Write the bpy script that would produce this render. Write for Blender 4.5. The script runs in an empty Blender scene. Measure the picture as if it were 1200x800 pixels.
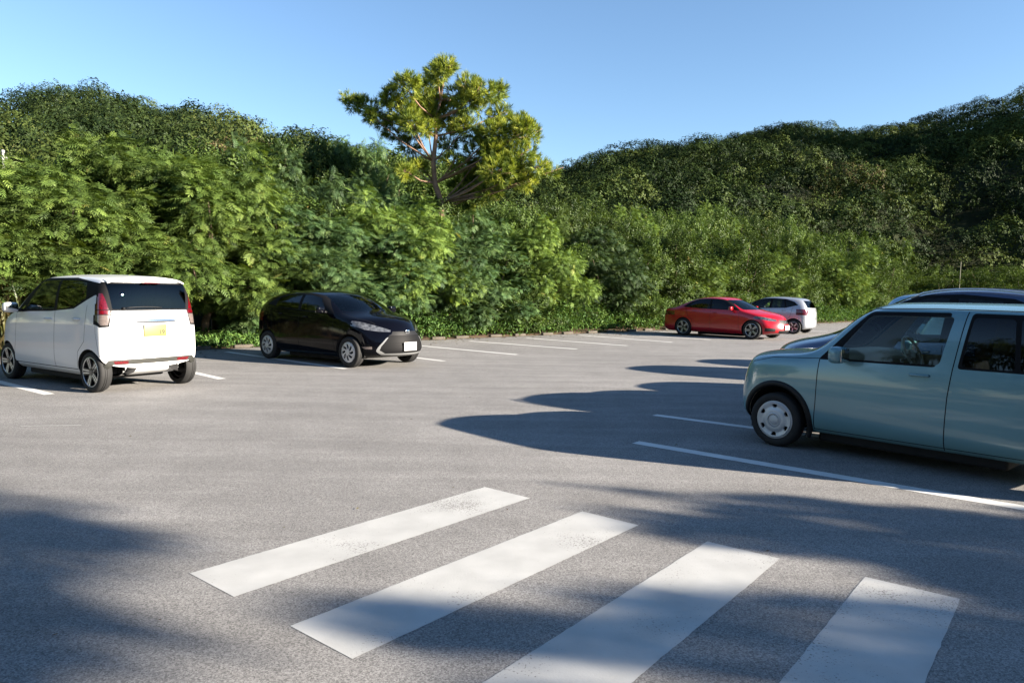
import bpy, bmesh, math, random
import numpy as np
from mathutils import Vector, Matrix
from mathutils.bvhtree import BVHTree
random.seed(7); RNG = np.random.default_rng(11)
SC = bpy.context.scene; COL = SC.collection
rad = math.radians

# ------------------------------------------------------------------ helpers
def tag(o, label=None, cat=None, group=None, kind=None):
    if label: o['label'] = label
    if cat: o['category'] = cat
    if group: o['group'] = group
    if kind: o['kind'] = kind
    return o
def empty(name, loc=(0,0,0), rz=0, s=1, **k):
    o = bpy.data.objects.new(name, None); COL.objects.link(o)
    o.location = loc; o.rotation_euler = (0,0,rz); o.scale = (s,s,s); o.empty_display_size = .2
    return tag(o, **k)
def link(name, me, parent=None):
    o = bpy.data.objects.new(name, me); COL.objects.link(o); o.parent = parent; return o
def from_np(name, V, faces_flat, nper, mats, smooth=False, midx=None, parent=None, var=None):
    """V (n,3); faces_flat (m,nper)"""
    me = bpy.data.meshes.new(name); m = len(faces_flat)
    me.vertices.add(len(V)); me.vertices.foreach_set('co', np.asarray(V, np.float32).ravel())
    me.loops.add(m*nper); me.loops.foreach_set('vertex_index', np.asarray(faces_flat, np.int32).ravel())
    me.polygons.add(m); me.polygons.foreach_set('loop_start', np.arange(m, dtype=np.int32)*nper)
    me.polygons.foreach_set('loop_total', np.full(m, nper, np.int32))
    for q in (mats if isinstance(mats, (list, tuple)) else [mats]): me.materials.append(q)
    if midx is not None: me.polygons.foreach_set('material_index', np.asarray(midx, np.int32))
    me.polygons.foreach_set('use_smooth', np.full(m, smooth))
    if var is not None:
        a = me.attributes.new('var', 'FLOAT', 'FACE'); a.data.foreach_set('value', np.asarray(var, np.float32))
    me.update(calc_edges=True); me.validate()
    return me
def bm_obj(name, bm, mats, parent=None, smooth=True, angle=None):
    me = bpy.data.meshes.new(name); bm.to_mesh(me); bm.free()
    for q in (mats if isinstance(mats, (list, tuple)) else [mats]): me.materials.append(q)
    for p in me.polygons: p.use_smooth = smooth
    if angle: me.set_sharp_from_angle(angle=rad(angle))
    return link(name, me, parent)
def box(bm, c, s, rot=None, mi=0, bev=0):
    r = bmesh.ops.create_cube(bm, size=1.0)
    vs = r['verts']
    for v in vs: v.co = Vector((v.co.x*s[0], v.co.y*s[1], v.co.z*s[2]))
    fs = list({f for v in vs for f in v.link_faces})
    if bev:
        es = list({e for f in fs for e in f.edges})
        q = bmesh.ops.bevel(bm, geom=es, offset=bev, segments=2, affect='EDGES', profile=.6)
        vs = list({v for f in q['faces'] for v in f.verts} | {v for v in vs if v.is_valid})
        seen = set(vs); st = list(vs)
        while st:
            v = st.pop()
            for e in v.link_edges:
                w = e.other_vert(v)
                if w not in seen: seen.add(w); st.append(w)
        vs = list(seen); fs = list({f for v in vs for f in v.link_faces})
    M = Matrix.Translation(c) @ (rot if rot is not None else Matrix.Identity(4))
    for v in vs: v.co = M @ v.co
    for f in fs: f.material_index = mi
    return vs
def tube(bm, pts, rs, n=8, mi=0, cap=True):
    pts = [Vector(p) for p in pts]; rings = []
    if not isinstance(rs, (list, tuple)): rs = [rs]*len(pts)
    for i, p in enumerate(pts):
        d = (pts[min(i+1, len(pts)-1)] - pts[max(i-1, 0)]).normalized()
        a = d.orthogonal() if i == 0 else (a - d*a.dot(d))
        a.normalize(); b = d.cross(a)
        rings.append([bm.verts.new(p + (a*math.cos(t)+b*math.sin(t))*rs[i]) for t in [2*math.pi*k/n for k in range(n)]])
    for r0, r1 in zip(rings, rings[1:]):
        for k in range(n):
            f = bm.faces.new((r0[k], r0[(k+1)%n], r1[(k+1)%n], r1[k])); f.material_index = mi
    if cap:
        bm.faces.new(rings[0][::-1]).material_index = mi; bm.faces.new(rings[-1]).material_index = mi
    return rings
def poly_sheet(name, pts, z, mat, parent=None):
    bm = bmesh.new(); bm.faces.new([bm.verts.new((x, y, z)) for x, y in pts])
    return bm_obj(name, bm, mat, parent, smooth=False)

# ------------------------------------------------------------------ materials
def nm(name):
    m = bpy.data.materials.new(name); m.use_nodes = True; nt = m.node_tree
    for n in list(nt.nodes): nt.nodes.remove(n)
    return m, nt, nt.nodes, nt.links
def N(nt, t, **k):
    n = nt.nodes.new(t)
    for a, b in k.items():
        if a in ('operation','blend_type','data_type','noise_dimensions','feature','distribution','attribute_name','interpolation'): setattr(n, a, b)
        else: n.inputs[a].default_value = b
    return n
def pbr(name, col, rough=.5, metal=0, coat=0, spec=.5, bump=0, bscale=200, vary=0, vscale=3, coatr=.03, dirt=0):
    m, nt, ns, lk = nm(name)
    out = N(nt, 'ShaderNodeOutputMaterial'); p = N(nt, 'ShaderNodeBsdfPrincipled')
    c = (*col, 1); p.inputs['Base Color'].default_value = c; p.inputs['Roughness'].default_value = rough
    p.inputs['Metallic'].default_value = metal; p.inputs['Coat Weight'].default_value = coat; p.inputs['Coat Roughness'].default_value = coatr
    p.inputs['Specular IOR Level'].default_value = spec
    tc = N(nt, 'ShaderNodeTexCoord')
    if vary:
        n = N(nt, 'ShaderNodeTexNoise', Scale=vscale, Detail=6.); lk.new(tc.outputs['Object'], n.inputs['Vector'])
        r = N(nt, 'ShaderNodeMapRange'); r.inputs['From Min'].default_value=.3; r.inputs['From Max'].default_value=.7
        r.inputs['To Min'].default_value = 1-vary; r.inputs['To Max'].default_value = 1+vary; lk.new(n.outputs['Fac'], r.inputs['Value'])
        x = N(nt, 'ShaderNodeVectorMath', operation='SCALE'); x.inputs[0].default_value = col; lk.new(r.outputs[0], x.inputs['Scale'])
        lk.new(x.outputs[0], p.inputs['Base Color'])
    if dirt:
        n = N(nt, 'ShaderNodeTexNoise', Scale=9., Detail=8.); lk.new(tc.outputs['Object'], n.inputs['Vector'])
        r = N(nt, 'ShaderNodeMapRange'); r.inputs['From Min'].default_value=.35; r.inputs['From Max'].default_value=.75
        r.inputs['To Min'].default_value = rough; r.inputs['To Max'].default_value = rough+dirt; lk.new(n.outputs['Fac'], r.inputs['Value']); lk.new(r.outputs[0], p.inputs['Roughness'])
    if bump:
        n = N(nt, 'ShaderNodeTexNoise', Scale=float(bscale), Detail=4.); lk.new(tc.outputs['Object'], n.inputs['Vector'])
        b = N(nt, 'ShaderNodeBump', Strength=bump, Distance=.01); lk.new(n.outputs['Fac'], b.inputs['Height']); lk.new(b.outputs[0], p.inputs['Normal'])
    lk.new(p.outputs[0], out.inputs['Surface']); return m
def glass(name, tint=(.5,.6,.6), rough=.0, ior=1.5):
    m, nt, ns, lk = nm(name)
    out = N(nt, 'ShaderNodeOutputMaterial'); t = N(nt, 'ShaderNodeBsdfTransparent'); t.inputs[0].default_value = (*tint, 1)
    g = N(nt, 'ShaderNodeBsdfGlossy', Roughness=rough); fr = N(nt, 'ShaderNodeFresnel', IOR=ior); mx = N(nt, 'ShaderNodeMixShader')
    lk.new(fr.outputs[0], mx.inputs[0]); lk.new(t.outputs[0], mx.inputs[1]); lk.new(g.outputs[0], mx.inputs[2]); lk.new(mx.outputs[0], out.inputs['Surface'])
    return m
M = {}
M['rubber'] = pbr('tyre_rubber', (.010,.010,.0105), .8, bump=.1, bscale=120, vary=.25, vscale=8)
M['black'] = pbr('black_plastic', (.008,.008,.009), .5, spec=.25)
M['gap'] = pbr('shut_line', (.005,.005,.006), .7, spec=.15)
M['dark'] = pbr('arch_liner', (.008,.008,.009), .9)
M['cabin'] = pbr('cabin_trim_dark', (.02,.02,.022), .8)
M['cream'] = pbr('cabin_trim_cream', (.62,.54,.42), .6, vary=.08)
M['seatdark'] = pbr('seat_cloth_dark', (.03,.03,.035), .9, vary=.2, vscale=30)
M['alloy'] = pbr('alloy', (.55,.56,.58), .3, metal=.85, dirt=.2)
M['cap'] = pbr('wheel_cover_silver', (.5,.51,.53), .38, metal=.45, dirt=.2, vary=.06)
M['blackalloy'] = pbr('black_alloy', (.02,.02,.022), .35, coat=.5)
M['chrome'] = pbr('chrome', (.7,.7,.72), .12, metal=1)
M['lamp'] = pbr('headlamp_lens', (.085,.09,.10), .12, metal=.3, coat=.8, vary=.7, vscale=16)
M['tail'] = pbr('tail_lamp_red', (.085,.001,.004), .15, coat=1, vary=.35, vscale=30)
M['clearlamp'] = pbr('clear_lamp', (.11,.09,.085), .15, coat=1, vary=.2, vscale=30)
M['glassdark'] = glass('privacy_glass', (.06,.07,.08))
M['glass'] = glass('clear_glass', (.72,.80,.76))
M['screen'] = glass('windscreen_glass', (.74,.82,.80), ior=1.52)
M['plate'] = pbr('white_plate', (.35,.35,.345), .4)
M['yplate'] = pbr('yellow_plate', (.17,.155,.045), .5)
M['ink'] = pbr('plate_ink', (.012,.022,.010), .6)
def paint(name, c, metal=.2, rough=.35, coat=1.): return pbr(name, c, rough, metal=metal, coat=coat, coatr=.04, vary=.03, vscale=2)

# ------------------------------------------------------------------ car shell
FR = (.82, .44, 0.)
def shell_mesh(sp):
    st = sp['st']; n = len(st); gh = sp['gh']; ia, ib = min(gh), max(gh); zb = sp['zb']
    fx = sp.get('fx', (-.10,.02,.03,.0,-.06)); rx = sp.get('rx', (.06,-.02,-.02,0,.02))
    bf, br = sp['bow']; cb = sp.get('cowl', .14); cr = sp.get('crown', .05); ins = sp.get('ins', .05)
    def bow(i):
        if i <= ia: return bf + (cb-bf)*i/ia
        if i >= ib: return -br if ib == n-1 else -(.10 + (br-.10)*(i-ib)/(n-1-ib))
        return 0
    def low(i, k):
        x, zs, w = st[i][:3]
        z = (zb + (.05 if i in (0, n-1) else 0), zb+.10, zb+.10+.42*(zs-.14-zb-.10), zs-.13, zs)[k]
        y = (w-.10, w-.012, w, w-.014, w-ins)[k]
        x += (fx[k] if i == 0 else fx[k]*.6 if i == 1 else rx[k] if i == n-1 else rx[k]*.5 if i == n-2 else 0)
        return Vector((x, y, z))
    def col(p, c, bw, dz):
        f = FR[c-1]; return Vector((p.x + bw*(1-f*f), p.y*f, p.z + dz*(1-f*f)))
    def T(i, c): return low(i, 4) if c == 0 else col(low(i, 4), c, bow(i), cr)
    def Bt(i, c): return low(i, 0) if c == 0 else col(low(i, 0), c, bow(i) if i in (0, n-1) else 0, 0)
    def g2(i): xt, zt, yt = gh[i]; return Vector((xt, yt, zt))
    def g1(i): return low(i, 4).lerp(g2(i), .5) + Vector((0, sp.get('tumble', .02), 0))
    rc = sp.get('rcrown', .06)
    def Rf(i, c):
        b = sp.get('rbow', .10) if i == ia else (.05 if i == ia+1 else (-.07 if i == ib else 0))
        return g2(i) if c == 0 else col(g2(i), c, b, rc)
    def Mid(i, c):
        if c == 0: return g1(i)
        return T(i, c).lerp(Rf(i, c), .5) + Vector((.015 if i == ia else -.02, 0, .015))
    quads = []
    def Q(*p): quads.append([Vector(q) for q in p])
    for i in range(n-1):
        for k in range(4): Q(low(i,k), low(i,k+1), low(i+1,k+1), low(i+1,k))
        for c in range(3): Q(Bt(i,c), Bt(i+1,c), Bt(i+1,c+1), Bt(i,c+1))
        if i < ia or i >= ib:
            for c in range(3): Q(T(i,c), T(i,c+1), T(i+1,c+1), T(i+1,c))
        if ia <= i < ib:
            Q(low(i,4), g1(i), g1(i+1), low(i+1,4)); Q(g1(i), g2(i), g2(i+1), g1(i+1))
            for c in range(3): Q(Rf(i,c), Rf(i,c+1), Rf(i+1,c+1), Rf(i+1,c))
    def F(i, k, c):
        if c == 0: return low(i, k)
        if k == 0: return Bt(i, c)
        if k == 4: return T(i, c)
        return col(low(i, k), c, bow(i), 0)
    for k in range(4):
        for c in range(3):
            Q(F(0,k,c), F(0,k,c+1), F(0,k+1,c+1), F(0,k+1,c)); Q(F(n-1,k,c), F(n-1,k+1,c), F(n-1,k+1,c+1), F(n-1,k,c+1))
    for c in range(3):
        Q(T(ia,c), T(ia,c+1), Mid(ia,c+1), Mid(ia,c)); Q(Mid(ia,c), Mid(ia,c+1), Rf(ia,c+1), Rf(ia,c))
        Q(T(ib,c), Mid(ib,c), Mid(ib,c+1), T(ib,c+1)); Q(Mid(ib,c), Rf(ib,c), Rf(ib,c+1), Mid(ib,c+1))
    bm = bmesh.new()
    for q in quads:
        bm.faces.new([bm.verts.new(p) for p in q])
        bm.faces.new([bm.verts.new((p.x, -p.y, p.z)) for p in reversed(q)])
    bmesh.ops.remove_doubles(bm, verts=bm.verts, dist=1e-4)
    bmesh.ops.recalc_face_normals(bm, faces=bm.faces)
    me = bpy.data.meshes.new('tmp'); bm.to_mesh(me); bm.free()
    o = bpy.data.objects.new('tmp', me); COL.objects.link(o)
    md = o.modifiers.new('s', 'SUBSURF'); md.levels = md.render_levels = 3
    dg = bpy.context.evaluated_depsgraph_get(); ev = o.evaluated_get(dg)
    out = bmesh.new(); out.from_mesh(ev.to_mesh()); ev.to_mesh_clear()
    bpy.data.objects.remove(o); bpy.data.meshes.remove(me)
    return out

def inside(px, py, poly):
    c = False; j = len(poly)-1
    for i in range(len(poly)):
        xi, yi = poly[i]; xj, yj = poly[j]
        if (yi > py) != (yj > py) and px < (xj-xi)*(py-yi)/(yj-yi)+xi: c = not c
        j = i
    return c
def circ(cx, cz, r, n=28, a0=0, a1=360):
    return [(cx+r*math.cos(rad(a0+(a1-a0)*i/n)), cz+r*math.sin(rad(a0+(a1-a0)*i/n))) for i in range(n + (0 if a1-a0 == 360 else 1))]
def stripe(pts, w):
    """thin quads along a polyline"""
    out = []
    for (a, b), (c, d) in zip(pts, pts[1:]):
        l = math.hypot(c-a, d-b); nx, ny = -(d-b)/l*w/2, (c-a)/l*w/2
        out.append([(a+nx, b+ny), (c+nx, d+ny), (c-nx, d-ny), (a-nx, b-ny)])
    return out
def rounded(poly, r=.05, n=4):
    out = []; m = len(poly)
    for i in range(m):
        p = Vector(poly[i]); a = Vector(poly[i-1]); b = Vector(poly[(i+1)%m])
        ra = min(r, (a-p).length*.45); rb = min(r, (b-p).length*.45)
        p0 = p + (a-p).normalized()*ra; p1 = p + (b-p).normalized()*rb
        for k in range(n+1):
            t = k/n; q = p0*(1-t)**2 + p*2*t*(1-t) + p1*t*t; out.append((q.x, q.y))
    return out

class Shell:
    def __init__(s, sp):
        s.bm = shell_mesh(sp); s.sp = sp
        s.L = s.bm.faces.layers.int.new('part'); s.names = ['body']; s.mats = []
        s.bm.normal_update(); s.tree = BVHTree.FromBMesh(s.bm)
        for f in s.bm.faces: f.material_index = 0
    def mi(s, mat):
        if mat not in s.mats: s.mats.append(mat)
        return s.mats.index(mat)
    def pi(s, name):
        if name not in s.names: s.names.append(name)
        return s.names.index(name)
    def hit(s, o, d):
        p, nrm, _, _ = s.tree.ray_cast(Vector(o), Vector(d)); return (p, nrm) if p else (Vector(o), -Vector(d))
    def side(s, x, z, sg=1):
        for dz in (0,.04,.08,.14,.2):
            p, nrm, _, _ = s.tree.ray_cast(Vector((x, 3*sg, z+dz)), Vector((0,-sg,0)))
            if p: return Vector((x, p.y, z)), nrm
        return Vector((x, .68*sg, z)), Vector((0,sg,0))
    def end(s, y, z, sg=1): return s.hit((4*sg, y, z), (-sg, 0, 0))
    def top(s, x, y): return s.hit((x, y, 3), (0, 0, -1))
    def region(s, ax, poly, part=None, mat=None, pred=None):
        """ax 'L','R' side (poly in x,z); 'F','B' ends (poly in y,z); 'T' top (x,y)"""
        if ax in 'LR':
            sg = 1 if ax == 'L' else -1; ix, iz = 0, 2; pr = lambda c, n: c.y*sg > .25 and n.y*sg > .12
        elif ax in 'FB':
            sg = 1 if ax == 'F' else -1; ix, iz = 1, 2; pr = lambda c, n: n.x*sg > .18 and c.x*sg > .0
        else: ix, iz = 0, 1; pr = lambda c, n: n.z > .25
        if pred: pr = pred
        bm = s.bm; X0 = min(p[0] for p in poly); X1 = max(p[0] for p in poly); Z0 = min(p[1] for p in poly); Z1 = max(p[1] for p in poly)
        def near(f, a0, a1, b0, b1, m=.005):
            vs = f.verts; xs = [v.co[ix] for v in vs]
            if max(xs) < a0-m or min(xs) > a1+m: return False
            zs = [v.co[iz] for v in vs]
            return not (max(zs) < b0-m or min(zs) > b1+m)
        cand = [f for f in bm.faces if near(f, X0, X1, Z0, Z1, .03) and pr(f.calc_center_median(), f.normal)]
        for k in range(len(poly)):
            a = poly[k-1]; b = poly[k]
            if abs(a[0]-b[0])+abs(a[1]-b[1]) < 1e-5: continue
            a0, a1 = sorted((a[0], b[0])); b0, b1 = sorted((a[1], b[1]))
            fs = [f for f in cand if f.is_valid and near(f, a0, a1, b0, b1)]
            if not fs: continue
            nr = [0,0,0]; nr[ix] = b[1]-a[1]; nr[iz] = -(b[0]-a[0]); co = [0,0,0]; co[ix], co[iz] = a
            es = {e for f in fs for e in f.edges}; vs = {v for f in fs for v in f.verts}
            r = bmesh.ops.bisect_plane(bm, geom=list(fs)+list(es)+list(vs), plane_co=co, plane_no=Vector(nr).normalized(), dist=1e-5)
            new = {g for g in r['geom'] if isinstance(g, bmesh.types.BMFace)}
            cand = list({f for f in cand if f.is_valid} | new)
        for f in cand:
            if not f.is_valid: continue
            c = f.calc_center_median()
            if inside(c[ix], c[iz], poly):
                if part is not None: f[s.L] = s.pi(part)
                if mat is not None: f.material_index = s.mi(mat)
    def both(s, poly, part=None, mat=None):
        for ax in 'LR': s.region(ax, poly, part + ('|'+ax) if part else None, mat)
    def line(s, ax, pts, w=.007, mat=None):
        for q in stripe(pts, w): s.region(ax, q, None, mat or M['gap'])
    def build(s, root, tree, inner, shellmat=None):
        """tree: part -> parent part (or None for root)"""
        bm = s.bm; bm.normal_update(); objs = {}
        groups = {}
        for f in bm.faces: groups.setdefault(f[s.L], []).append(f)
        order = sorted(groups, key=lambda g: 0 if tree.get(s.names[g].split('|')[0]) is None else 1)
        for g in order:
            nme = s.names[g]
            if nme == 'hole': continue
            base = nme.split('|')[0]; vi = {}; V = []; Nn = []; Fc = []; MI = []
            for f in groups[g]:
                idx = []
                for v in f.verts:
                    if v.index not in vi or vi[v.index][0] is not v:
                        pass
                    key = v
                    if key not in vi: vi[key] = len(V); V.append(v.co.copy()); Nn.append(v.normal.copy())
                    idx.append(vi[key])
                Fc.append(idx); MI.append(f.material_index)
            opaque = base not in ('window', 'windscreen', 'rear_window')
            mats = list(s.mats)
            if opaque and inner is not None:
                k = len(V); V += [v - nn*.018 for v, nn in zip(V, Nn)]; Nn += [-nn for nn in Nn]
                Fc2 = [[k+i for i in reversed(f)] for f in Fc]; Fc = Fc + Fc2; MI += [len(mats)]*len(Fc2); mats.append(inner)
            me = bpy.data.meshes.new(base); me.from_pydata(V, [], Fc)
            for q in mats: me.materials.append(q)
            me.polygons.foreach_set('material_index', MI)
            for p in me.polygons: p.use_smooth = True
            me.normals_split_custom_set_from_vertices(Nn)
            par = tree.get(base); po = root
            if par: po = objs.get(par + ('|'+nme.split('|',1)[1] if '|' in nme else '')) or objs.get(par) or root
            objs[nme] = link(base, me, po)
        bm.free(); return objs

def arch_liner(root, s, cx, sg, r, cz):
    bm = bmesh.new(); n = 24; A = []; Bq = []; Cq = []
    for i in range(n+1):
        a = rad(-35 + 250*i/n); x = cx + r*math.cos(a); z = cz + r*math.sin(a)
        p, _ = s.side(x, max(z, s.sp['zb']+.1), sg)
        z = max(z, s.sp['zb']+.03); A.append(bm.verts.new((x, p.y - sg*.012, z))); Bq.append(bm.verts.new((x, sg*.38, z)))
        Cq.append(bm.verts.new((cx + r*.2*math.cos(a), sg*.38, cz + r*.2*math.sin(a))))
    for i in range(n):
        bm.faces.new((A[i], A[i+1], Bq[i+1], Bq[i])); bm.faces.new((Bq[i], Bq[i+1], Cq[i+1], Cq[i]))
    return bm_obj('wheel_arch', bm, M['dark'], root)
def arch_trim(root, s, cx, sg, r, cz, w, mat, out=.012):
    bm = bmesh.new(); n = 32; rows = []
    for i in range(n+1):
        a = rad(-22 + 224*i/n); row = []
        for rr, o in ((r-.004, -.01), (r, out), (r+w*.5, out+.004), (r+w, out*.8), (r+w+.004, -.003)):
            x = cx + rr*math.cos(a); z = cz + rr*math.sin(a)
            p, _ = s.side(x, max(z, s.sp['zb']+.06), sg); row.append(bm.verts.new((x, p.y + sg*o, z)))
        rows.append(row)
    for r0, r1 in zip(rows, rows[1:]):
        for k in range(4): bm.faces.new((r0[k], r0[k+1], r1[k+1], r1[k]))
    bmesh.ops.recalc_face_normals(bm, faces=bm.faces)
    return bm_obj('arch_trim', bm, mat, root)

def lathe(bm, prof, n=64, mi=0, keep=None, matf=None):
    rings = [[bm.verts.new((r*math.cos(2*math.pi*k/n), y, r*math.sin(2*math.pi*k/n))) for k in range(n)] for r, y in prof]
    for j in range(len(prof)-1):
        rm = (prof[j][0]+prof[j+1][0])/2
        for k in range(n):
            th = 360*(k+.5)/n
            if keep and not keep(th, rm): continue
            f = bm.faces.new((rings[j][k], rings[j][(k+1)%n], rings[j+1][(k+1)%n], rings[j+1][k]))
            f.material_index = matf(th, rm) if matf else mi
    bm.verts.ensure_lookup_table()
    return rings
def wheel(root, loc, sg, R, rr, w, style, steer=0):
    bm = bmesh.new(); h = w/2
    prof = [(rr-.004, h-.016), (rr+.006, h-.004), (rr+.02, h), ((rr+R)/2, h+.004), (R-.022, h-.002), (R-.008, h-.012), (R-.001, h-.03), (R, h-.05), (R-.006, h-.052), (R-.006, h-.06), (R, h-.062), (R, .006), (R-.006, .004), (R-.006, -.004), (R, -.006), (R, -h+.04), (R-.02, -h), (rr, -h+.01)]
    lathe(bm, prof, 64)
    bmesh.ops.recalc_face_normals(bm, faces=bm.faces)
    w_ = bm_obj('wheel', bm, M['rubber'], root, angle=35)
    w_.location = loc; w_.rotation_euler = (0, 0, (0 if sg > 0 else math.pi) + steer)
    bm = bmesh.new()
    lathe(bm, [(rr+.003, h-.012), (rr, h-.002), (rr-.008, h), (rr-.014, h-.006)], 72, 0)
    lathe(bm, [(rr-.014, h-.006), (rr-.022, .02), (rr-.03, -.05), (.16, -.05), (.15, h-.075), (.0001, h-.07)], 48, 1)
    def sp(th, n, off=0): d = ((th-off) % (360/n)); return min(d, 360/n-d)
    if style == 'cap6':
        q = rr/.19
        pf = [(rr-.012, h+.000), (.172*q, h+.007), (.16*q, h+.006), (.148*q, h+.003), (.136*q, h+.0), (.124*q, h+.001), (.108*q, h+.010), (.09*q, h+.014), (.078*q, h+.013), (.070*q, h+.018), (.064*q, h+.019), (.058*q, h+.006), (.052*q, h+.006), (.046*q, h+.014), (.03*q, h+.018), (.0001, h+.019)]
        def keep(th, r):
            if not (.124*q < r < .163*q): return True
            hw = math.degrees((.023 if r < .14*q else .03)*q/r*.8); return sp(th, 6, 30) > hw
        matf = lambda th, r: 0
    elif style == 'cap8':
        pf = [(rr-.012, h-.001), (.168, h+.006), (.155, h+.008), (.14, h+.008), (.12, h+.009), (.1, h+.011), (.08, h+.014), (.06, h+.016), (.045, h+.014), (.0001, h+.018)]
        keep = lambda th, r: not (.062 < r < .158) or sp(th + r*160, 8) < 22.5 - math.degrees(.021/r) + 7*(r/.16)
        keep = lambda th, r: not (.062 < r < .16) or sp(th + r*190, 8) < (9 if r < .12 else 13)
        matf = lambda th, r: 0
    else:
        n = 5
        pf = [(rr-.012, h-.004)] + [(rr-.02-(rr-.055)*i/9, h-.004-.012*i/9) for i in range(10)] + [(.03, h-.012), (.0001, h-.010)]
        keep = lambda th, r: r < .05 or sp(th, n) < math.degrees(.034/r)+5
        if style == 'split5':
            def matf(th, r):
                if r < .05: return 1
                a = sp(th, n)*math.pi/180*r; return 0 if .006+r*.04 < a < .016+r*.075 else 1
        else:
            def matf(th, r):
                if r < .045: return 1
                a = sp(th + r*60, n)*math.pi/180*r; return 0 if a < .022 else 1
    f0 = set(bm.faces); lathe(bm, pf, 144, 0, keep, matf)
    new = [f for f in bm.faces if f not in f0]
    be = [e for f in new for e in f.edges if len(e.link_faces) == 1]
    r = bmesh.ops.extrude_edge_only(bm, edges=list(set(be)))
    for v in r['geom']:
        if isinstance(v, bmesh.types.BMVert): v.co.y -= .022
    bmesh.ops.recalc_face_normals(bm, faces=bm.faces)
    mats = {'cap6': [M['cap'], M['dark']], 'cap8': [M['cap'], M['dark']]}.get(style, [M['alloy'], M['blackalloy']])
    bm_obj('rim', bm, mats, w_, angle=30)
    return w_

def blob(bm, c, s, rot=None, sub=2, mi=0):
    """rounded box: a cube pulled toward a sphere"""
    old = set(bm.verts); n = 5; grid = {}
    def V(i, j, k):
        key = (i, j, k)
        if key not in grid: grid[key] = bm.verts.new((2*i/n-1, 2*j/n-1, 2*k/n-1))
        return grid[key]
    for i in range(n):
        for j in range(n):
            bm.faces.new((V(i,j,n), V(i+1,j,n), V(i+1,j+1,n), V(i,j+1,n))); bm.faces.new((V(i,j+1,0), V(i+1,j+1,0), V(i+1,j,0), V(i,j,0)))
            bm.faces.new((V(i,0,j), V(i+1,0,j), V(i+1,0,j+1), V(i,0,j+1))); bm.faces.new((V(i,n,j+1), V(i+1,n,j+1), V(i+1,n,j), V(i,n,j)))
            bm.faces.new((V(0,i,j+1), V(0,i+1,j+1), V(0,i+1,j), V(0,i,j))); bm.faces.new((V(n,i,j), V(n,i+1,j), V(n,i+1,j+1), V(n,i,j+1)))
    vs = list(grid.values())
    T = Matrix.Translation(c) @ (rot if rot is not None else Matrix.Identity(4))
    for v in vs:
        p = v.co.copy(); k = (abs(p.x)**4+abs(p.y)**4+abs(p.z)**4)**.25
        q = p/k if k else p
        v.co = T @ Vector((q.x*s[0]/2, q.y*s[1]/2, q.z*s[2]/2))
    for f in {f for v in vs for f in v.link_faces}: f.material_index = mi
def mirror_part(root, s, x, z, sg, mat, size=(.10,.19,.13)):
    p, _ = s.side(x, z, sg); bm = bmesh.new()
    blob(bm, (x+.01, p.y + sg*(.06+size[1]/2), z+.05), size, mi=0)
    tube(bm, [(x, p.y-sg*.02, z), (x, p.y+sg*.09, z+.02)], .022, 8, mi=1)
    mo = bm_obj('side_mirror', bm, [mat, M['black']], root)
    bm = bmesh.new(); box(bm, (x+.01-size[0]/2-.002, p.y+sg*(.06+size[1]/2), z+.05), (.006, size[1]*.8, size[2]*.74), bev=.002)
    bm_obj('mirror_glass', bm, M['chrome'], mo)
def handle_part(par, s, x, z, sg, mat, l=.16):
    p, nn = s.side(x, z, sg); bm = bmesh.new()
    y = lambda o: p.y + sg*o
    tube(bm, [(x-l/2, y(-.004), z), (x-l/2+.012, y(.022), z), (x, y(.03), z+.001), (x+l/2-.012, y(.022), z), (x+l/2, y(-.004), z)], [.012,.013,.012,.013,.012], 8)
    bm_obj('handle', bm, mat, par)
def undertray(root, wb, w, zb, R):
    bm = bmesh.new(); box(bm, (0,0,zb-.01), (wb-2*R-.25, w, .14), bev=.03);
    box(bm, (wb/2,0,.26), (.30,w*.6,.2), bev=.04); box(bm, (-wb/2,0,R), (.09,w*1.1,.09), bev=.02)
    bm_obj('underbody', bm, M['dark'], root)
def seats(root, xs, ys, mat, zc=.30, h=.62, w=.46, head=True):
    for x in xs:
        for y in ys:
            bm = bmesh.new()
            blob(bm, (x, y, zc+.12), (.52, w, .18))
            blob(bm, (x-.27, y, zc+.12+h/2), (.15, w, h), Matrix.Rotation(rad(-14), 4, 'Y'))
            if head: blob(bm, (x-.38, y, zc+.20+h), (.10, .25, .17)); 
            bm_obj('seat', bm, mat, root)
def dashboard(root, x, w, z, mat):
    bm = bmesh.new(); blob(bm, (x, 0, z-.13), (.42, w, .30)); bm_obj('dashboard', bm, mat, root)
def steering(root, x, y, z, mat):
    bm = bmesh.new(); R_, r_ = .18, .016; n = 32; rings = []
    for i in range(n):
        a = 2*math.pi*i/n; rings.append([bm.verts.new(((r_*math.cos(b))*1., (R_+r_*math.sin(b))*math.cos(a), (R_+r_*math.sin(b))*math.sin(a))) for b in [2*math.pi*k/8 for k in range(8)]])
    for i in range(n):
        for k in range(8): bm.faces.new((rings[i][k], rings[i][(k+1)%8], rings[(i+1)%n][(k+1)%8], rings[(i+1)%n][k]))
    blob(bm, (.02,0,0), (.05,.13,.10)); tube(bm, [(.02,-.17,0),(.02,.17,0)], .012, 6); tube(bm, [(.02,0,0),(.02,0,-.17)], .012, 6)
    tube(bm, [(.02,0,0),(.3,0,-.02)], .025, 8)
    o = bm_obj('steering_wheel', bm, mat, root); o.location = (x,y,z); o.rotation_euler = (0, rad(25), 0)
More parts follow.
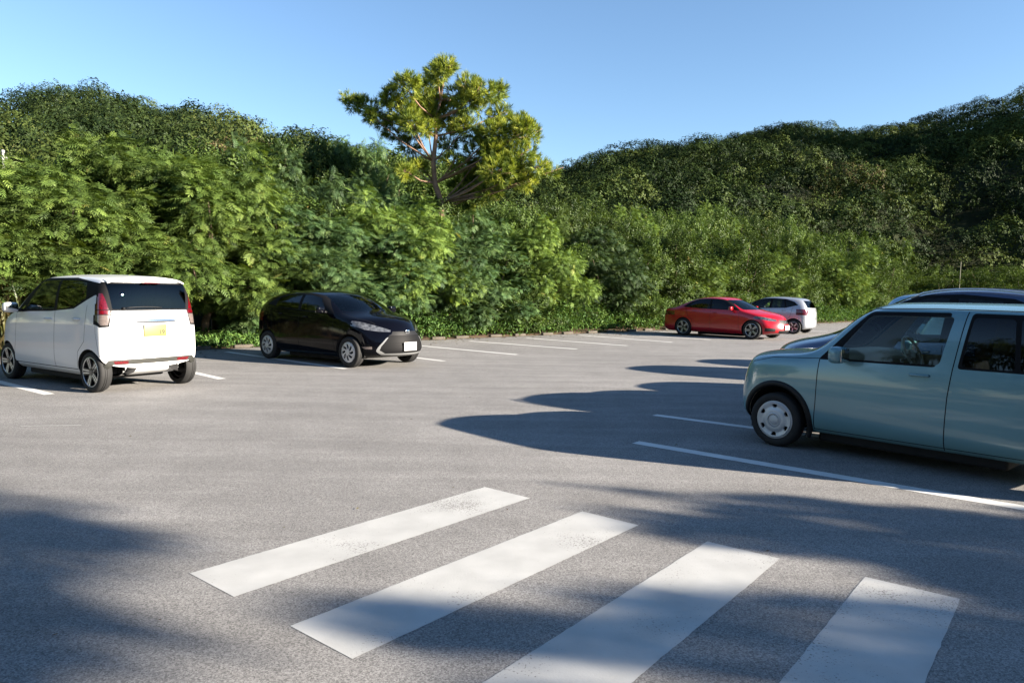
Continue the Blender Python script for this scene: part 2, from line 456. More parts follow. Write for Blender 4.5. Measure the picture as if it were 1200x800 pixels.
def plate(root, s, y, z, sg, mat, w=.33, h=.165, mark=None):
    p, nn = s.end(y, z, sg); bm = bmesh.new()
    box(bm, (p.x + sg*.014, y, z), (.010, w, h), bev=.003)
    o = bm_obj('number_plate', bm, mat, root)
    if mark:
        cu = bpy.data.curves.new('t', 'FONT'); cu.size = h*.55; cu.extrude = .001; cu.align_x = 'RIGHT'; cu.body = mark
        t = bpy.data.objects.new('t', cu); COL.objects.link(t); bpy.context.view_layer.update(); dg = bpy.context.evaluated_depsgraph_get()
        me = bpy.data.meshes.new_from_object(t.evaluated_get(dg)); bpy.data.objects.remove(t)
        me.materials.clear(); me.materials.append(M['ink'])
        a = link('plate_lettering', me, o); a.location = (p.x+sg*.0205, y+sg*w*.42, z-h*.34); a.rotation_euler = (rad(90), 0, rad(90)*sg)
    return o
def copy_tree(o, parent=None):
    c = o.copy(); COL.objects.link(c); c.parent = parent
    for ch in list(o.children): copy_tree(ch, c)
    return c
# ------------------------------------------------------------------ cars
TREE = {'body': None, 'front_door': None, 'rear_door': None, 'tailgate': None, 'bonnet': None, 'bumper': None,
        'windscreen': None, 'rear_window': 'tailgate', 'headlight': None, 'tail_light': None, 'grille': None, 'garnish': 'tailgate', 'sill_trim': None}
def car(label, cat, name, place, sp, group='cars parked in the bays'):
    x, y, yaw, s = place
    root = empty(name, (x, y, 0), rad(yaw), s, label=label, cat=cat, group=group)
    return root, Shell(sp)
def arches(sh, wb, r, cz, rear=None):
    for cx in (wb/2, rear or -wb/2):
        for ax in 'LR':
            sg = 1 if ax == 'L' else -1
            sh.region(ax, circ(cx, cz, r, 30), 'hole', None, pred=lambda c, n, sg=sg: c.y*sg > .40 and c.z < .9)
def wheels(root, sh, wb, tw, R, rr, w, style, r, steer=0, trim=None, rear=None):
    undertray(root, wb, 1.15, sh.sp['zb'], R)
    for cx in (wb/2, rear or -wb/2):
        for sg in (1, -1):
            arch_liner(root, sh, cx, sg, r, R+.01)
            wheel(root, (cx, sg*(tw-w/2), R), sg, R, rr, w, style, steer if cx > 0 else 0)
            if trim: arch_trim(root, sh, cx, sg, r, R+.01, trim, M['black'])
GH = {}

def teal_car(place):
    P = paint('teal_paint', (.130, .262, .298), .12, .27, .7)
    sp = dict(zb=.19, bow=(.17, .12), cowl=.13, crown=.05, rcrown=.075, ins=.035, tumble=.015, rbow=.12,
      st=[(1.66,.87,.60),(1.53,.905,.69),(1.23,.945,.728),(.84,.965,.738),(.45,.965,.738),(0,.965,.738),(-.6,.97,.738),(-1.15,.975,.735),(-1.45,.975,.715),(-1.56,.97,.66)],
      gh={3:(.38,1.425,.60),4:(.16,1.45,.605),5:(-.12,1.455,.61),6:(-.62,1.455,.61),7:(-1.1,1.45,.605),8:(-1.36,1.445,.59),9:(-1.47,1.43,.56)})
    root, s = car('pale teal boxy small wagon seen from the side, nearest car, cream steering wheel inside', 'car', 'parked_car', place, sp)
    s.mats.append(P)
    arches(s, 2.46, .345, .29, -1.38)
    # doors
    fd = [(.82,.24),(.80,.50),(.795,.80),(.785,.955),(.60,1.18),(.41,1.425),(-.47,1.445),(-.40,.95),(-.375,.70),(-.36,.24)]
    rd = [(-.36,.24),(-.375,.70),(-.40,.95),(-.47,1.445),(-1.30,1.435),(-1.36,.98),(-1.34,.70),(-1.15,.66),(-1.02,.50),(-1.0,.24)]
    s.both(fd, 'front_door'); s.both(rd, 'rear_door')
    bw = rounded([(.80,.945),(.36,1.43),(-.345,1.44),(-.262,.955)], .03)
    s.both(bw, None, M['gap'])
    s.both(rounded([(.66,.965),(.345,1.395),(-.375,1.405),(-.29,.975)], .045), 'window', M['glass'])
    s.both(rounded([(-.505,1.44),(-1.28,1.43),(-1.34,.955),(-.435,.955)], .03), None, M['gap'])
    s.both(rounded([(-.525,1.405),(-.83,1.40),(-.86,.975),(-.465,.975)], .04), 'window', M['glassdark'])
    s.both(rounded([(-.87,1.40),(-1.24,1.395),(-1.31,.975),(-.90,.975)], .03), 'window', M['glassdark'])
    for ax in 'LR':
        s.line(ax, [(.82,.24),(.80,.50),(.795,.80),(.785,.95)], .009); s.line(ax, [(-.36,.22),(-.375,.70),(-.40,.95),(-.47,1.45)], .009)
        s.line(ax, [(-1.36,.98),(-1.34,.70),(-1.15,.66),(-1.02,.50),(-1.0,.24)], .008); s.line(ax, [(.82,.245),(-1.0,.245)], .007)
        s.line(ax, [(.38,1.455),(-.2,1.47),(-1.2,1.46)], .008)
        s.line(ax, [(.785,.955),(1.30,.925),(1.55,.86)], .006)
    s.region('F', rounded([(-.56,1.01),(.56,1.01),(.50,1.44),(-.50,1.44)], .05), 'windscreen', M['screen'], pred=lambda c, n: c.x > .2 and n.x > .3 and c.z > .99)
    s.region('F', rounded([(.42,.62),(.60,.62),(.60,.80),(.42,.80)], .08, 6), 'headlight|L', M['lamp']); s.region('F', rounded([(-.42,.62),(-.60,.62),(-.60,.80),(-.42,.80)], .08, 6), 'headlight|R', M['lamp'])
    s.region('F', rounded([(-.38,.64),(.38,.64),(.38,.76),(-.38,.76)], .04), 'grille', M['black']); s.region('F', rounded([(-.45,.28),(.45,.28),(.42,.40),(-.42,.40)], .04), 'grille', M['black'])
    s.region('B', rounded([(-.5,1.03),(.5,1.03),(.45,1.38),(-.45,1.38)], .05), 'rear_window', M['glassdark'])
    s.region('B', rounded([(.50,.62),(.62,.62),(.62,.82),(.50,.82)], .04), 'tail_light|L', M['tail']); s.region('B', rounded([(-.50,.62),(-.62,.62),(-.62,.82),(-.50,.82)], .04), 'tail_light|R', M['tail'])
    return finish(root, s, P, M['cream'], lambda r: (
        wheels(r, s, 2.46, .722, .28, .195, .155, 'cap6', .345, trim=.052, rear=-1.38),
        mirror_part(r, s, .52, .965, 1, P, (.13,.21,.16)), mirror_part(r, s, .52, .965, -1, P, (.13,.21,.16)),
        seats(r, (-.15,), (.34,-.34), M['cream']), seats(r, (-.98,), (.3,-.3), M['cream'], h=.5),
        dashboard(r, .62, 1.2, 1.02, M['cream']), steering(r, .30, -.34, .99, M['cream']),
        plate(r, s, 0, .52, 1, M['plate'])), [(-.14,.875),(-1.02,.885)])

def finish(root, s, P, inner, extra, handles=(), hmat=None):
    extra(root)
    o = s.build(root, TREE, inner)
    for i, (x, z) in enumerate(handles):
        for ax, sg in (('L',1),('R',-1)):
            handle_part(o.get(('front_door','rear_door')[min(i,1)]+'|'+ax, root), s, x, z, sg, hmat or P)
    return root

def white_car(place):
    P = paint('white_paint', (.66, .67, .68), 0, .35, .6)
    sp = dict(zb=.20, bow=(.22, .06), cowl=.13, crown=.05, rcrown=.06, ins=.03, tumble=.02, rx=(.10,.0,-.02,.01,.03), rbow=.12,
      st=[(1.60,.83,.58),(1.48,.92,.68),(1.2475,1.0,.722),(.98,1.07,.738),(.55,1.09,.738),(0,1.10,.738),(-.55,1.11,.738),(-1.05,1.13,.738),(-1.37,1.14,.735),(-1.50,1.135,.71)],
      gh={3:(.36,1.53,.60),4:(.18,1.565,.61),5:(-.1,1.575,.615),6:(-.6,1.575,.615),7:(-1.0,1.565,.61),8:(-1.26,1.555,.60),9:(-1.39,1.54,.585)})
    root, s = car('white tall boxy hatchback seen from behind with yellow number plate and dark glass', 'car', 'parked_car', place, sp)
    s.mats.append(P)
    arches(s, 2.495, .318, .28, -1.215)
    fd = [(1.0,.30),(.93,.60),(.90,1.05),(.28,1.56),(-.30,1.56),(-.28,1.1),(-.26,.30)]
    rd = [(-.26,.30),(-.28,1.1),(-.30,1.56),(-1.0,1.55),(-1.15,1.15),(-1.1,.70),(-.93,.55),(-.88,.30)]
    s.both(fd, 'front_door'); s.both(rd, 'rear_door')
    s.both([(.93,1.045),(.32,1.565),(-.66,1.575),(-1.30,1.50),(-1.50,1.50),(-1.50,1.33),(-1.30,1.335),(-.80,1.14),(-.15,1.09),(.5,1.07)], None, M['gap'])
    s.both([(.62,1.10),(.24,1.52),(-.27,1.535),(-.25,1.12)], 'window', M['glass'])
    s.both([(-.33,1.12),(-.33,1.535),(-.72,1.535),(-1.02,1.50),(-1.10,1.30),(-.80,1.17)], 'window', M['glassdark'])
    s.both([(.86,1.085),(.68,1.10),(.62,1.17)], 'window', M['glass'])
    for ax in 'LR':
        s.line(ax, [(1.0,.30),(.93,.60),(.90,1.05)], .007); s.line(ax, [(-.26,.30),(-.28,1.1)], .008); s.line(ax, [(-1.15,1.2),(-1.1,.70),(-.93,.55),(-.88,.30)], .007)
        s.line(ax, [(1.0,.30),(-.88,.30)], .010); s.line(ax, [(.90,.25),(-.86,.25)], .004)
        s.line(ax, [(-1.36,1.12),(-1.38,.82),(-1.46,.50)], .005)
    side = lambda sg: (lambda c, n: c.y*sg > .35 and c.x < -1.15 and n.z < .6)
    tl = [(-1.42,1.36),(-1.50,1.345),(-1.60,1.11),(-1.60,.93),(-1.50,.92),(-1.43,.93),(-1.36,1.10)]
    for ax, sg in (('L',1),('R',-1)):
        s.region('B', [(sg*.50,1.39),(sg*.78,1.39),(sg*.78,1.08),(sg*.70,.90),(sg*.595,.905),(sg*.555,1.10)], None, M['gap'], pred=lambda c,n,sg=sg: c.x < -1.34 and c.y*sg > .4)
        s.region('B', [(sg*.625,1.36),(sg*.72,1.36),(sg*.76,1.14),(sg*.585,1.14)], 'tail_light|'+ax, M['tail'], pred=lambda c,n,sg=sg: c.x < -1.36 and c.y*sg > .4)
        s.region('B', [(sg*.57,1.13),(sg*.76,1.13),(sg*.76,1.08),(sg*.57,1.08)], 'tail_light|'+ax, M['tail'], pred=lambda c,n,sg=sg: c.x < -1.36 and c.y*sg > .4)
        s.region('B', [(sg*.575,1.07),(sg*.74,1.07),(sg*.69,.93),(sg*.61,.93)], 'tail_light|'+ax, M['clearlamp'], pred=lambda c,n,sg=sg: c.x < -1.36 and c.y*sg > .4)
    s.region('B', [(-.60,1.515),(.60,1.515),(.585,1.30),(.55,1.125),(-.55,1.125),(-.585,1.30)], 'tailgate', M['gap'])
    s.region('B', [(-.545,1.125),(.545,1.125),(.545,.60),(-.545,.60)], 'tailgate', P)
    s.region('B', rounded([(-.575,1.495),(.575,1.495),(.54,1.145),(-.54,1.145)], .02), 'rear_window', M['glassdark'])
    for q in ([(-.545,1.125),(-.545,.60),(.545,.60),(.545,1.125)],): s.line('B', q, .008)
    s.region('B', [(-.62,.455),(.62,.455),(.76,.26),(.70,.26),(.56,.385),(-.56,.385),(-.70,.26),(-.76,.26)], 'bumper', pbr('grey_bumper_trim', (.016,.0165,.014), .55), pred=lambda c,n: c.x < -1.2 and n.z < .5)
    for sg in (1,-1): s.region('B', [(sg*.56,.435),(sg*.36,.435),(sg*.36,.395),(sg*.53,.395)], 'bumper', M['tail'])
    s.region('F', rounded([(-.56,1.12),(.56,1.12),(.52,1.53),(-.52,1.53)], .05), 'windscreen', M['screen'], pred=lambda c, n: c.x > .2 and n.x > .3 and c.z > 1.08)
    for ax, sg in (('L',1),('R',-1)): s.region('F', rounded([(sg*.35,.70),(sg*.62,.74),(sg*.62,.84),(sg*.36,.79)], .03), 'headlight|'+ax, M['lamp'])
    s.region('F', [(-.4,.35),(.4,.35),(.5,.62),(-.5,.62)], 'grille', M['black'])
    def ex(r):
        wheels(r, s, 2.495, .715, .282, .205, .165, 'split5', .318, rear=-1.215)
        mirror_part(r, s, .72, 1.075, 1, P, (.12,.20,.15)); mirror_part(r, s, .72, 1.075, -1, P, (.12,.20,.15))
        seats(r, (.0,-.85), (.34,-.34), M['seatdark'], zc=.38); dashboard(r, .75, 1.25, 1.1, M['cabin']); steering(r, .42, -.34, 1.08, M['black'])
        plate(r, s, -.02, .845, -1, M['yplate'], mark='19')
        # chrome garnish above the plate
        bm = bmesh.new(); a = []; 
        for y in [(-.36+.72*i/16) for i in range(17)]:
            p,_ = s.end(y, .975, -1); t = 1-abs(y/.36)**3; a.append((p.x-.010, y, .975, .012+.014*t))
        rows = [[bm.verts.new((x-.008*c, y, z+hh*d)) for c, d in ((0,1),(1,.4),(1,-.4),(0,-1))] for x,y,z,hh in a]
        for r0, r1 in zip(rows, rows[1:]):
            for k in range(3): bm.faces.new((r0[k],r0[k+1],r1[k+1],r1[k]))
        bm_obj('garnish', bm, M['chrome'], r)
        # roof spoiler lip
        bm = bmesh.new(); rows = []
        for y in [(-.56+1.12*i/16) for i in range(17)]:
            p,_ = s.top(-1.30, y); p2,_ = s.end(y, 1.50, -1)
            e = .01*(abs(y)/.56)**4
            rows.append([bm.verts.new(q) for q in ((-1.20, y, s.top(-1.20,y)[0].z-.004), (-1.34, y, p.z+.002), (-1.475+.06*(abs(y)/.56)**3, y, p.z-.012-e), (-1.48+.06*(abs(y)/.56)**3, y, p.z-.035-e), (p2.x+.02, y, 1.515))])
        for r0, r1 in zip(rows, rows[1:]):
            for k in range(4): bm.faces.new((r0[k],r1[k],r1[k+1],r0[k+1]))
        bm.faces.new(rows[0]); bm.faces.new(rows[-1][::-1])
        bmesh.ops.recalc_face_normals(bm, faces=bm.faces)
        bm_obj('spoiler', bm, P, r, angle=40)
        # wiper
        bm = bmesh.new(); pts = []
        for i in range(9):
            y = .38-.52*i/8; z = 1.165+.012*math.sin(i/8*3.1); p,_ = s.end(y, z, -1); pts.append((p.x-.018, y, z))
        tube(bm, pts, .007, 6); p,_ = s.end(.40,1.155,-1); tube(bm, [(p.x+.01,.40,1.155),(p.x-.03,.40,1.155)], .018, 10)
        bm_obj('wiper', bm, M['black'], r)
        bm = bmesh.new(); p,_ = s.end(0,1.52,-1); box(bm, (p.x-.04,0,1.513), (.03,.26,.016), bev=.004); bm_obj('brake_light', bm, M['tail'], r)
    return finish(root, s, P, M['cabin'], ex, [(-.10,.98),(-.9,1.0)])

def black_car(place):
    P = pbr('black_paint', (.0015, .0015, .003), .07, spec=.22)
    sp = dict(zb=.17, bow=(.34, .12), cowl=.34, crown=.07, rcrown=.06, ins=.05, tumble=.03, rbow=.14, fx=(-.06,.03,.04,.0,-.10),
      st=[(1.78,.73,.66),(1.62,.84,.77),(1.3,.925,.835),(.93,.985,.845),(.5,1.02,.847),(0,1.04,.847),(-.6,1.065,.847),(-1.15,1.09,.845),(-1.62,1.08,.80),(-1.80,1.04,.70)],
      gh={3:(.34,1.34,.60),4:(.08,1.39,.61),5:(-.2,1.41,.615),6:(-.62,1.41,.61),7:(-1.0,1.38,.60),8:(-1.35,1.34,.575),9:(-1.52,1.30,.54)})
    root, s = car('glossy black compact hatchback with its front toward the lot and chrome-framed grille', 'car', 'parked_car', place, sp)
    s.mats.append(P); arches(s, 2.6, .345, .30)
    s.both([(.93,.25),(.86,.55),(.86,1.0),(.30,1.38),(-.27,1.40),(-.22,1.0),(-.20,.25)], 'front_door'); s.both([(-.20,.25),(-.22,1.0),(-.27,1.40),(-.95,1.38),(-1.2,1.1),(-1.12,.68),(-.98,.55),(-.92,.25)], 'rear_door')
    s.both([(.86,1.0),(.42,1.335),(.05,1.39),(-.25,1.395),(-.9,1.365),(-1.18,1.28),(-1.40,1.16),(-.6,1.075),(0,1.04)], None, M['gap'])
    s.both([(.60,1.05),(.30,1.31),(.0,1.36),(-.22,1.365),(-.18,1.06)], 'window', M['glass'])
    s.both([(-.28,1.07),(-.31,1.365),(-.75,1.35),(-1.02,1.29),(-1.05,1.12)], 'window', M['glassdark'])
    for ax in 'LR':
        s.line(ax, [(.93,.25),(.86,.55),(.86,1.0)], .008); s.line(ax, [(-.20,.25),(-.22,1.0)], .008); s.line(ax, [(-1.2,1.1),(-1.12,.68),(-.98,.55),(-.92,.25)], .008); s.line(ax, [(.93,.25),(-.92,.25)], .008)
    s.region('F', rounded([(-.66,1.06),(.66,1.06),(.55,1.36),(-.55,1.36)], .05), 'windscreen', M['screen'], pred=lambda c, n: c.x > .25 and n.x > .2 and c.z > 1.03 and c.x < 1.3)
    for ax, sg in (('L',1),('R',-1)):
        s.region('F', [(sg*.80,.90),(sg*.70,.88),(sg*.50,.80),(sg*.32,.725),(sg*.34,.69),(sg*.52,.70),(sg*.70,.735),(sg*.80,.80)], 'headlight|'+ax, M['lamp'], pred=lambda c,n,sg=sg: c.y*sg > .2 and c.x > 1.35)
        s.region('F', [(sg*.66,.42),(sg*.76,.41),(sg*.73,.37),(sg*.66,.37)], 'bumper', M['clearlamp'])
        s.region('B', rounded([(sg*.55,1.0),(sg*.8,1.0),(sg*.8,.80),(sg*.60,.82)], .03), 'tail_light|'+ax, M['tail'], pred=lambda c,n,sg=sg: c.x < -1.5 and c.y*sg > .4)
    s.region('F', [(-.30,.70),(.30,.70),(.33,.655),(.40,.62),(-.40,.62),(-.33,.655)], 'grille', M['black'])
    ring = rounded([(-.42,.60),(.42,.60),(.58,.42),(.62,.33),(.50,.25),(-.50,.25),(-.62,.33),(-.58,.42)], .05)
    s.region('F', ring, 'bumper', M['chrome'] if False else pbr('silver_trim', (.24,.245,.25), .35, metal=.3))
    sc = lambda pts, k, dz: [(a*k, dz+(b-dz)*k) for a, b in pts]
    s.region('F', [(-.37,.63),(.37,.63),(.535,.43),(.565,.35),(.47,.288),(-.47,.288),(-.565,.35),(-.535,.43)], 'grille', pbr('grille_mesh', (.006,.006,.007), .6, spec=.12))
    for z in (.34,.385,.43,.475): s.region('F', [(-.5,z),(.5,z),(.5,z+.012),(-.5,z+.012)], None, M['gap'], pred=lambda c,n: c.x > 1.7 and abs(c.y) < .5)
    s.region('B', rounded([(-.52,1.07),(.52,1.07),(.46,1.28),(-.46,1.28)], .04), 'rear_window', M['glassdark'])
    s.line('T', [(.98,.70),(1.4,.66),(1.72,.52)], .008); s.line('T', [(.98,-.70),(1.4,-.66),(1.72,-.52)], .008)
    def ex(r):
        wheels(r, s, 2.6, .82, .295, .195, .175, 'cap8', .345)
        mirror_part(r, s, .62, 1.03, 1, P); mirror_part(r, s, .62, 1.03, -1, P)
        seats(r, (.0,-.85), (.36,-.36), M['seatdark'], zc=.22); dashboard(r, .85, 1.35, .98, M['cabin']); steering(r, .42, -.36, .93, M['black'])
        plate(r, s, 0, .415, 1, M['plate'])
        p,_ = s.end(0,.675,1); bm = bmesh.new(); blob(bm, (p.x+.006,0,.69), (.02,.12,.075)); bm_obj('emblem', bm, M['chrome'], r)
    return finish(root, s, P, M['cabin'], ex, [(-.02,.93),(-.85,.97)])

def red_car(place):
    P = paint('red_paint', (.36, .003, .010), .1, .25, .6)
    sp = dict(zb=.16, bow=(.32, .12), cowl=.28, crown=.06, rcrown=.055, ins=.06, tumble=.025, rbow=.12, fx=(-.05,.03,.04,.0,-.08),
      st=[(1.88,.68,.68),(1.72,.79,.80),(1.335,.88,.87),(.92,.95,.885),(.5,.97,.887),(0,.98,.887),(-.65,.99,.887),(-1.2,1.0,.885),(-1.75,1.0,.85),(-2.08,.98,.80),(-2.22,.94,.71)],
      gh={3:(.24,1.34,.60),4:(.0,1.38,.61),5:(-.25,1.395,.615),6:(-.60,1.385,.61),7:(-.92,1.35,.60),8:(-1.20,1.27,.58)})
    root, s = car('red sedan parked beyond the black car, facing right, in front of the hedge', 'car', 'parked_car', place, sp)
    s.mats.append(P); arches(s, 2.67, .365, .32)
    s.both([(.90,.24),(.85,.55),(.85,.95),(.28,1.36),(-.32,1.38),(-.25,.97),(-.23,.24)], 'front_door'); s.both([(-.23,.24),(-.25,.97),(-.32,1.38),(-.9,1.33),(-1.25,1.04),(-1.15,.75),(-.98,.60),(-.93,.24)], 'rear_door')
    s.both([(.86,.985),(.40,1.30),(.1,1.36),(-.3,1.375),(-.8,1.35),(-1.10,1.26),(-1.42,1.06),(-.6,1.01)], None, M['gap'])
    s.both([(.62,1.01),(.30,1.28),(.05,1.335),(-.28,1.345),(-.22,1.02)], 'window', M['glassdark'])
    s.both([(-.30,1.02),(-.35,1.345),(-.75,1.325),(-1.0,1.24),(-1.18,1.06)], 'window', M['glassdark'])
    for ax in 'LR':
        s.line(ax, [(.90,.24),(.85,.55),(.85,.95)], .009); s.line(ax, [(-.23,.24),(-.25,.97)], .009); s.line(ax, [(-1.25,1.04),(-1.15,.75),(-.98,.60),(-.93,.24)], .009)
        s.line(ax, [(.90,.24),(-.93,.24)], .012)
    s.region('F', rounded([(-.70,1.01),(.70,1.01),(.56,1.34),(-.56,1.34)], .05), 'windscreen', M['screen'], pred=lambda c, n: c.x > .15 and n.x > .2 and c.z > .99 and c.x < 1.25)
    for ax, sg in (('L',1),('R',-1)):
        s.region('F', [(sg*.84,.82),(sg*.60,.76),(sg*.38,.70),(sg*.40,.63),(sg*.62,.65),(sg*.84,.72)], 'headlight|'+ax, M['lamp'], pred=lambda c,n,sg=sg: c.y*sg > .2 and c.x > 1.4)
        s.region('F', rounded([(sg*.50,.40),(sg*.76,.42),(sg*.76,.30),(sg*.52,.28)], .02), 'bumper|'+ax, M['black'], pred=lambda c,n,sg=sg: c.y*sg > .2 and c.x > 1.4)
        s.region('B', rounded([(sg*.50,.90),(sg*.85,.90),(sg*.85,.74),(sg*.50,.76)], .03), 'tail_light|'+ax, M['tail'], pred=lambda c,n,sg=sg: c.x < -1.7 and c.y*sg > .4)
    s.region('F', rounded([(-.33,.68),(.33,.68),(.27,.54),(-.27,.54)], .04), 'grille', M['black']); s.region('F', rounded([(-.42,.33),(.42,.33),(.36,.22),(-.36,.22)], .03), 'grille', M['black'])
    s.region('B', rounded([(-.60,1.03),(.60,1.03),(.50,1.27),(-.50,1.27)], .04), 'rear_window', M['glassdark'], pred=lambda c,n: n.x < -.1 and c.x < -.9 and c.z > 1.0)
    def ex(r):
        wheels(r, s, 2.67, .865, .325, .225, .19, 'split5', .365)
        mirror_part(r, s, .60, 1.0, 1, P); mirror_part(r, s, .60, 1.0, -1, P)
        seats(r, (.0,-.85), (.36,-.36), M['seatdark'], zc=.2); dashboard(r, .85, 1.35, .95, M['cabin']); steering(r, .42, -.36, .9, M['black'])
        plate(r, s, 0, .42, 1, M['plate'])
        bm = bmesh.new(); p,_ = s.end(0,.61,1); blob(bm, (p.x+.002,0,.61), (.012,.07,.04)); bm_obj('emblem', bm, M['chrome'], r)
    return finish(root, s, P, M['cabin'], ex, [(-.06,.88),(-.88,.9)])

def hatch(label, place, P, rear_lamp=True, zk=1., front=0., name='parked_car', frame_glint=False):
    q = lambda z: z if z < .9 else .9+(z-.9)*zk
    sp = dict(zb=.17, bow=(.32, .12), cowl=.34, crown=.06, rcrown=.06, ins=.05, tumble=.03, rbow=.12, fx=(-.06,.03,.04,.0,-.09),
      st=[(1.72+front,.74,.66),(1.56+front,.84,.77),(1.25,.93,.835),(.90,.985,.845),(.5,1.0,.847),(0,1.01,.847),(-.6,1.02,.847),(-1.15,1.04,.845),(-1.55,1.04,.80),(-1.70,1.02,.72)],
      gh={3:(.22,q(1.37),.61),4:(-.02,q(1.43),.62),5:(-.3,q(1.455),.625),6:(-.65,q(1.455),.62),7:(-1.0,q(1.43),.61),8:(-1.30,q(1.40),.59),9:(-1.48,q(1.36),.56)})
    root, s = car(label, 'car', name, place, sp)
    s.mats.append(P); arches(s, 2.5, .345, .30)
    s.both([(.90,.25),(.84,.55),(.84,1.0),(.20,q(1.40)),(-.32,q(1.43)),(-.27,1.0),(-.25,.25)], 'front_door'); s.both([(-.25,.25),(-.27,1.0),(-.32,q(1.43)),(-.95,q(1.40)),(-1.2,1.1),(-1.1,.68),(-.95,.55),(-.90,.25)], 'rear_door')
    s.both([(.84,1.0),(.34,q(1.34)),(.0,q(1.425)),(-.4,q(1.435)),(-.9,q(1.40)),(-1.22,q(1.30)),(-1.38,1.17),(-.9,1.05),(0,1.02)], None, M['gap'])
    s.both([(.56,1.04),(.26,q(1.32)),(-.02,q(1.39)),(-.28,q(1.40)),(-.23,1.04)], 'window', M['glass'])
    s.both([(-.33,1.04),(-.37,q(1.40)),(-.80,q(1.375)),(-.90,1.07)], 'window', M['glassdark']); s.both([(-.95,1.08),(-.86,q(1.36)),(-1.14,q(1.28)),(-1.28,1.18)], 'window', M['glassdark'])
    for ax in 'LR':
        s.line(ax, [(.90,.25),(.84,.55),(.84,1.0)], .009); s.line(ax, [(-.25,.25),(-.27,1.0)], .009); s.line(ax, [(-1.2,1.1),(-1.1,.68),(-.95,.55),(-.90,.25)], .009)
    s.region('F', rounded([(-.66,1.05),(.66,1.05),(.56,q(1.38)),(-.56,q(1.38))], .05), 'windscreen', M['screen'], pred=lambda c, n: c.x > .15 and n.x > .2 and c.z > 1.03 and c.x < 1.25)
    for ax, sg in (('L',1),('R',-1)):
        s.region('F', [(sg*.82,.87),(sg*.60,.84),(sg*.40,.74),(sg*.42,.66),(sg*.62,.68),(sg*.82,.74)], 'headlight|'+ax, M['lamp'], pred=lambda c,n,sg=sg: c.y*sg > .2 and c.x > 1.3)
        s.region('B', [(sg*.52,.97),(sg*.86,1.03),(sg*.86,.78),(sg*.62,.76)], 'tail_light|'+ax, M['tail'], pred=lambda c,n,sg=sg: c.x < -1.35 and c.y*sg > .4)
    s.region('F', rounded([(-.36,.70),(.36,.70),(.33,.62),(-.33,.62)], .02), 'grille', M['black']); s.region('F', rounded([(-.46,.42),(.46,.42),(.38,.24),(-.38,.24)], .04), 'grille', M['black'])
    s.region('B', rounded([(-.55,1.06),(.55,1.06),(.49,q(1.35)),(-.49,q(1.35))], .04), 'rear_window', M['glassdark'])
    s.line('B', [(-.56,1.0),(-.5,.6),(.5,.6),(.56,1.0)], .009)
    def ex(r):
        wheels(r, s, 2.5, .82, .295, .2, .175, 'swirl', .345)
        mirror_part(r, s, .60, 1.02, 1, P); mirror_part(r, s, .60, 1.02, -1, P)
        seats(r, (.0,-.85), (.36,-.36), M['seatdark'], zc=.25); dashboard(r, .85, 1.35, .98, M['cabin']); steering(r, .42, -.36, .95, M['black'])
        plate(r, s, 0, .80, -1, M['plate']); plate(r, s, 0, .50, 1, M['plate'])
        if frame_glint:  # added alloy bars: their light arc stands in for sky glint on window frames
            for sg in (1,-1):
                bm = bmesh.new(); pts = []
                for i in range(13):
                    x = .16-1.45*i/12; p,_ = s.top(x, sg*.56); pts.append((x, sg*.56, p.z + (.002 if i in (0,12) else .028)))
                tube(bm, pts, .013, 8); bm_obj('glint_bar', bm, M['alloy'], r)
    return finish(root, s, P, M['cabin'], ex, [(-.06,.92),(-.85,.95)])
# ------------------------------------------------------------------ camera, light, sky
cam = bpy.data.cameras.new('camera'); co = bpy.data.objects.new('camera', cam); COL.objects.link(co)
cam.sensor_width = 36; cam.lens = 36*857/1200; cam.clip_end = 3000; cam.clip_start = .05
PITCH = math.atan(59.3/857); ROLL = math.atan(.0145)
co.matrix_world = Matrix.Translation((0,0,1.55)) @ Matrix.Rotation(math.pi/2-PITCH, 4, 'X') @ Matrix.Rotation(ROLL, 4, 'Z')
SC.camera = co
SUN = Vector((.943, -.333, 0)).normalized(); EL = rad(17.3)
sd = Vector((SUN.x*math.cos(EL), SUN.y*math.cos(EL), math.sin(EL)))
sl = bpy.data.lights.new('sun', 'SUN'); sl.energy = 5; sl.angle = rad(.53); sl.color = (1, .89, .74)
so = bpy.data.objects.new('sun', sl); COL.objects.link(so); so.rotation_euler = sd.to_track_quat('Z', 'Y').to_euler()
w = bpy.data.worlds.new('World'); SC.world = w; w.use_nodes = True; nt = w.node_tree
bg = nt.nodes['Background']; sky = nt.nodes.new('ShaderNodeTexSky'); sky.sky_type = 'NISHITA'; sky.sun_disc = False
sky.sun_elevation = EL; sky.sun_rotation = math.atan2(SUN.x, SUN.y); sky.altitude = 0; sky.air_density = 1.0; sky.dust_density = .0; sky.ozone_density = 3.2
nt.links.new(sky.outputs[0], bg.inputs[0]); bg.inputs[1].default_value = .053
vs = SC.view_settings; vs.view_transform = 'Standard'; vs.look = 'None'; vs.gamma = 1; vs.exposure = 2.25
SC.cycles.max_bounces = 6; SC.cycles.transparent_max_bounces = 12; SC.cycles.diffuse_bounces = 2; SC.cycles.glossy_bounces = 3
SC.cycles.use_denoising = True; SC.cycles.caustics_reflective = False

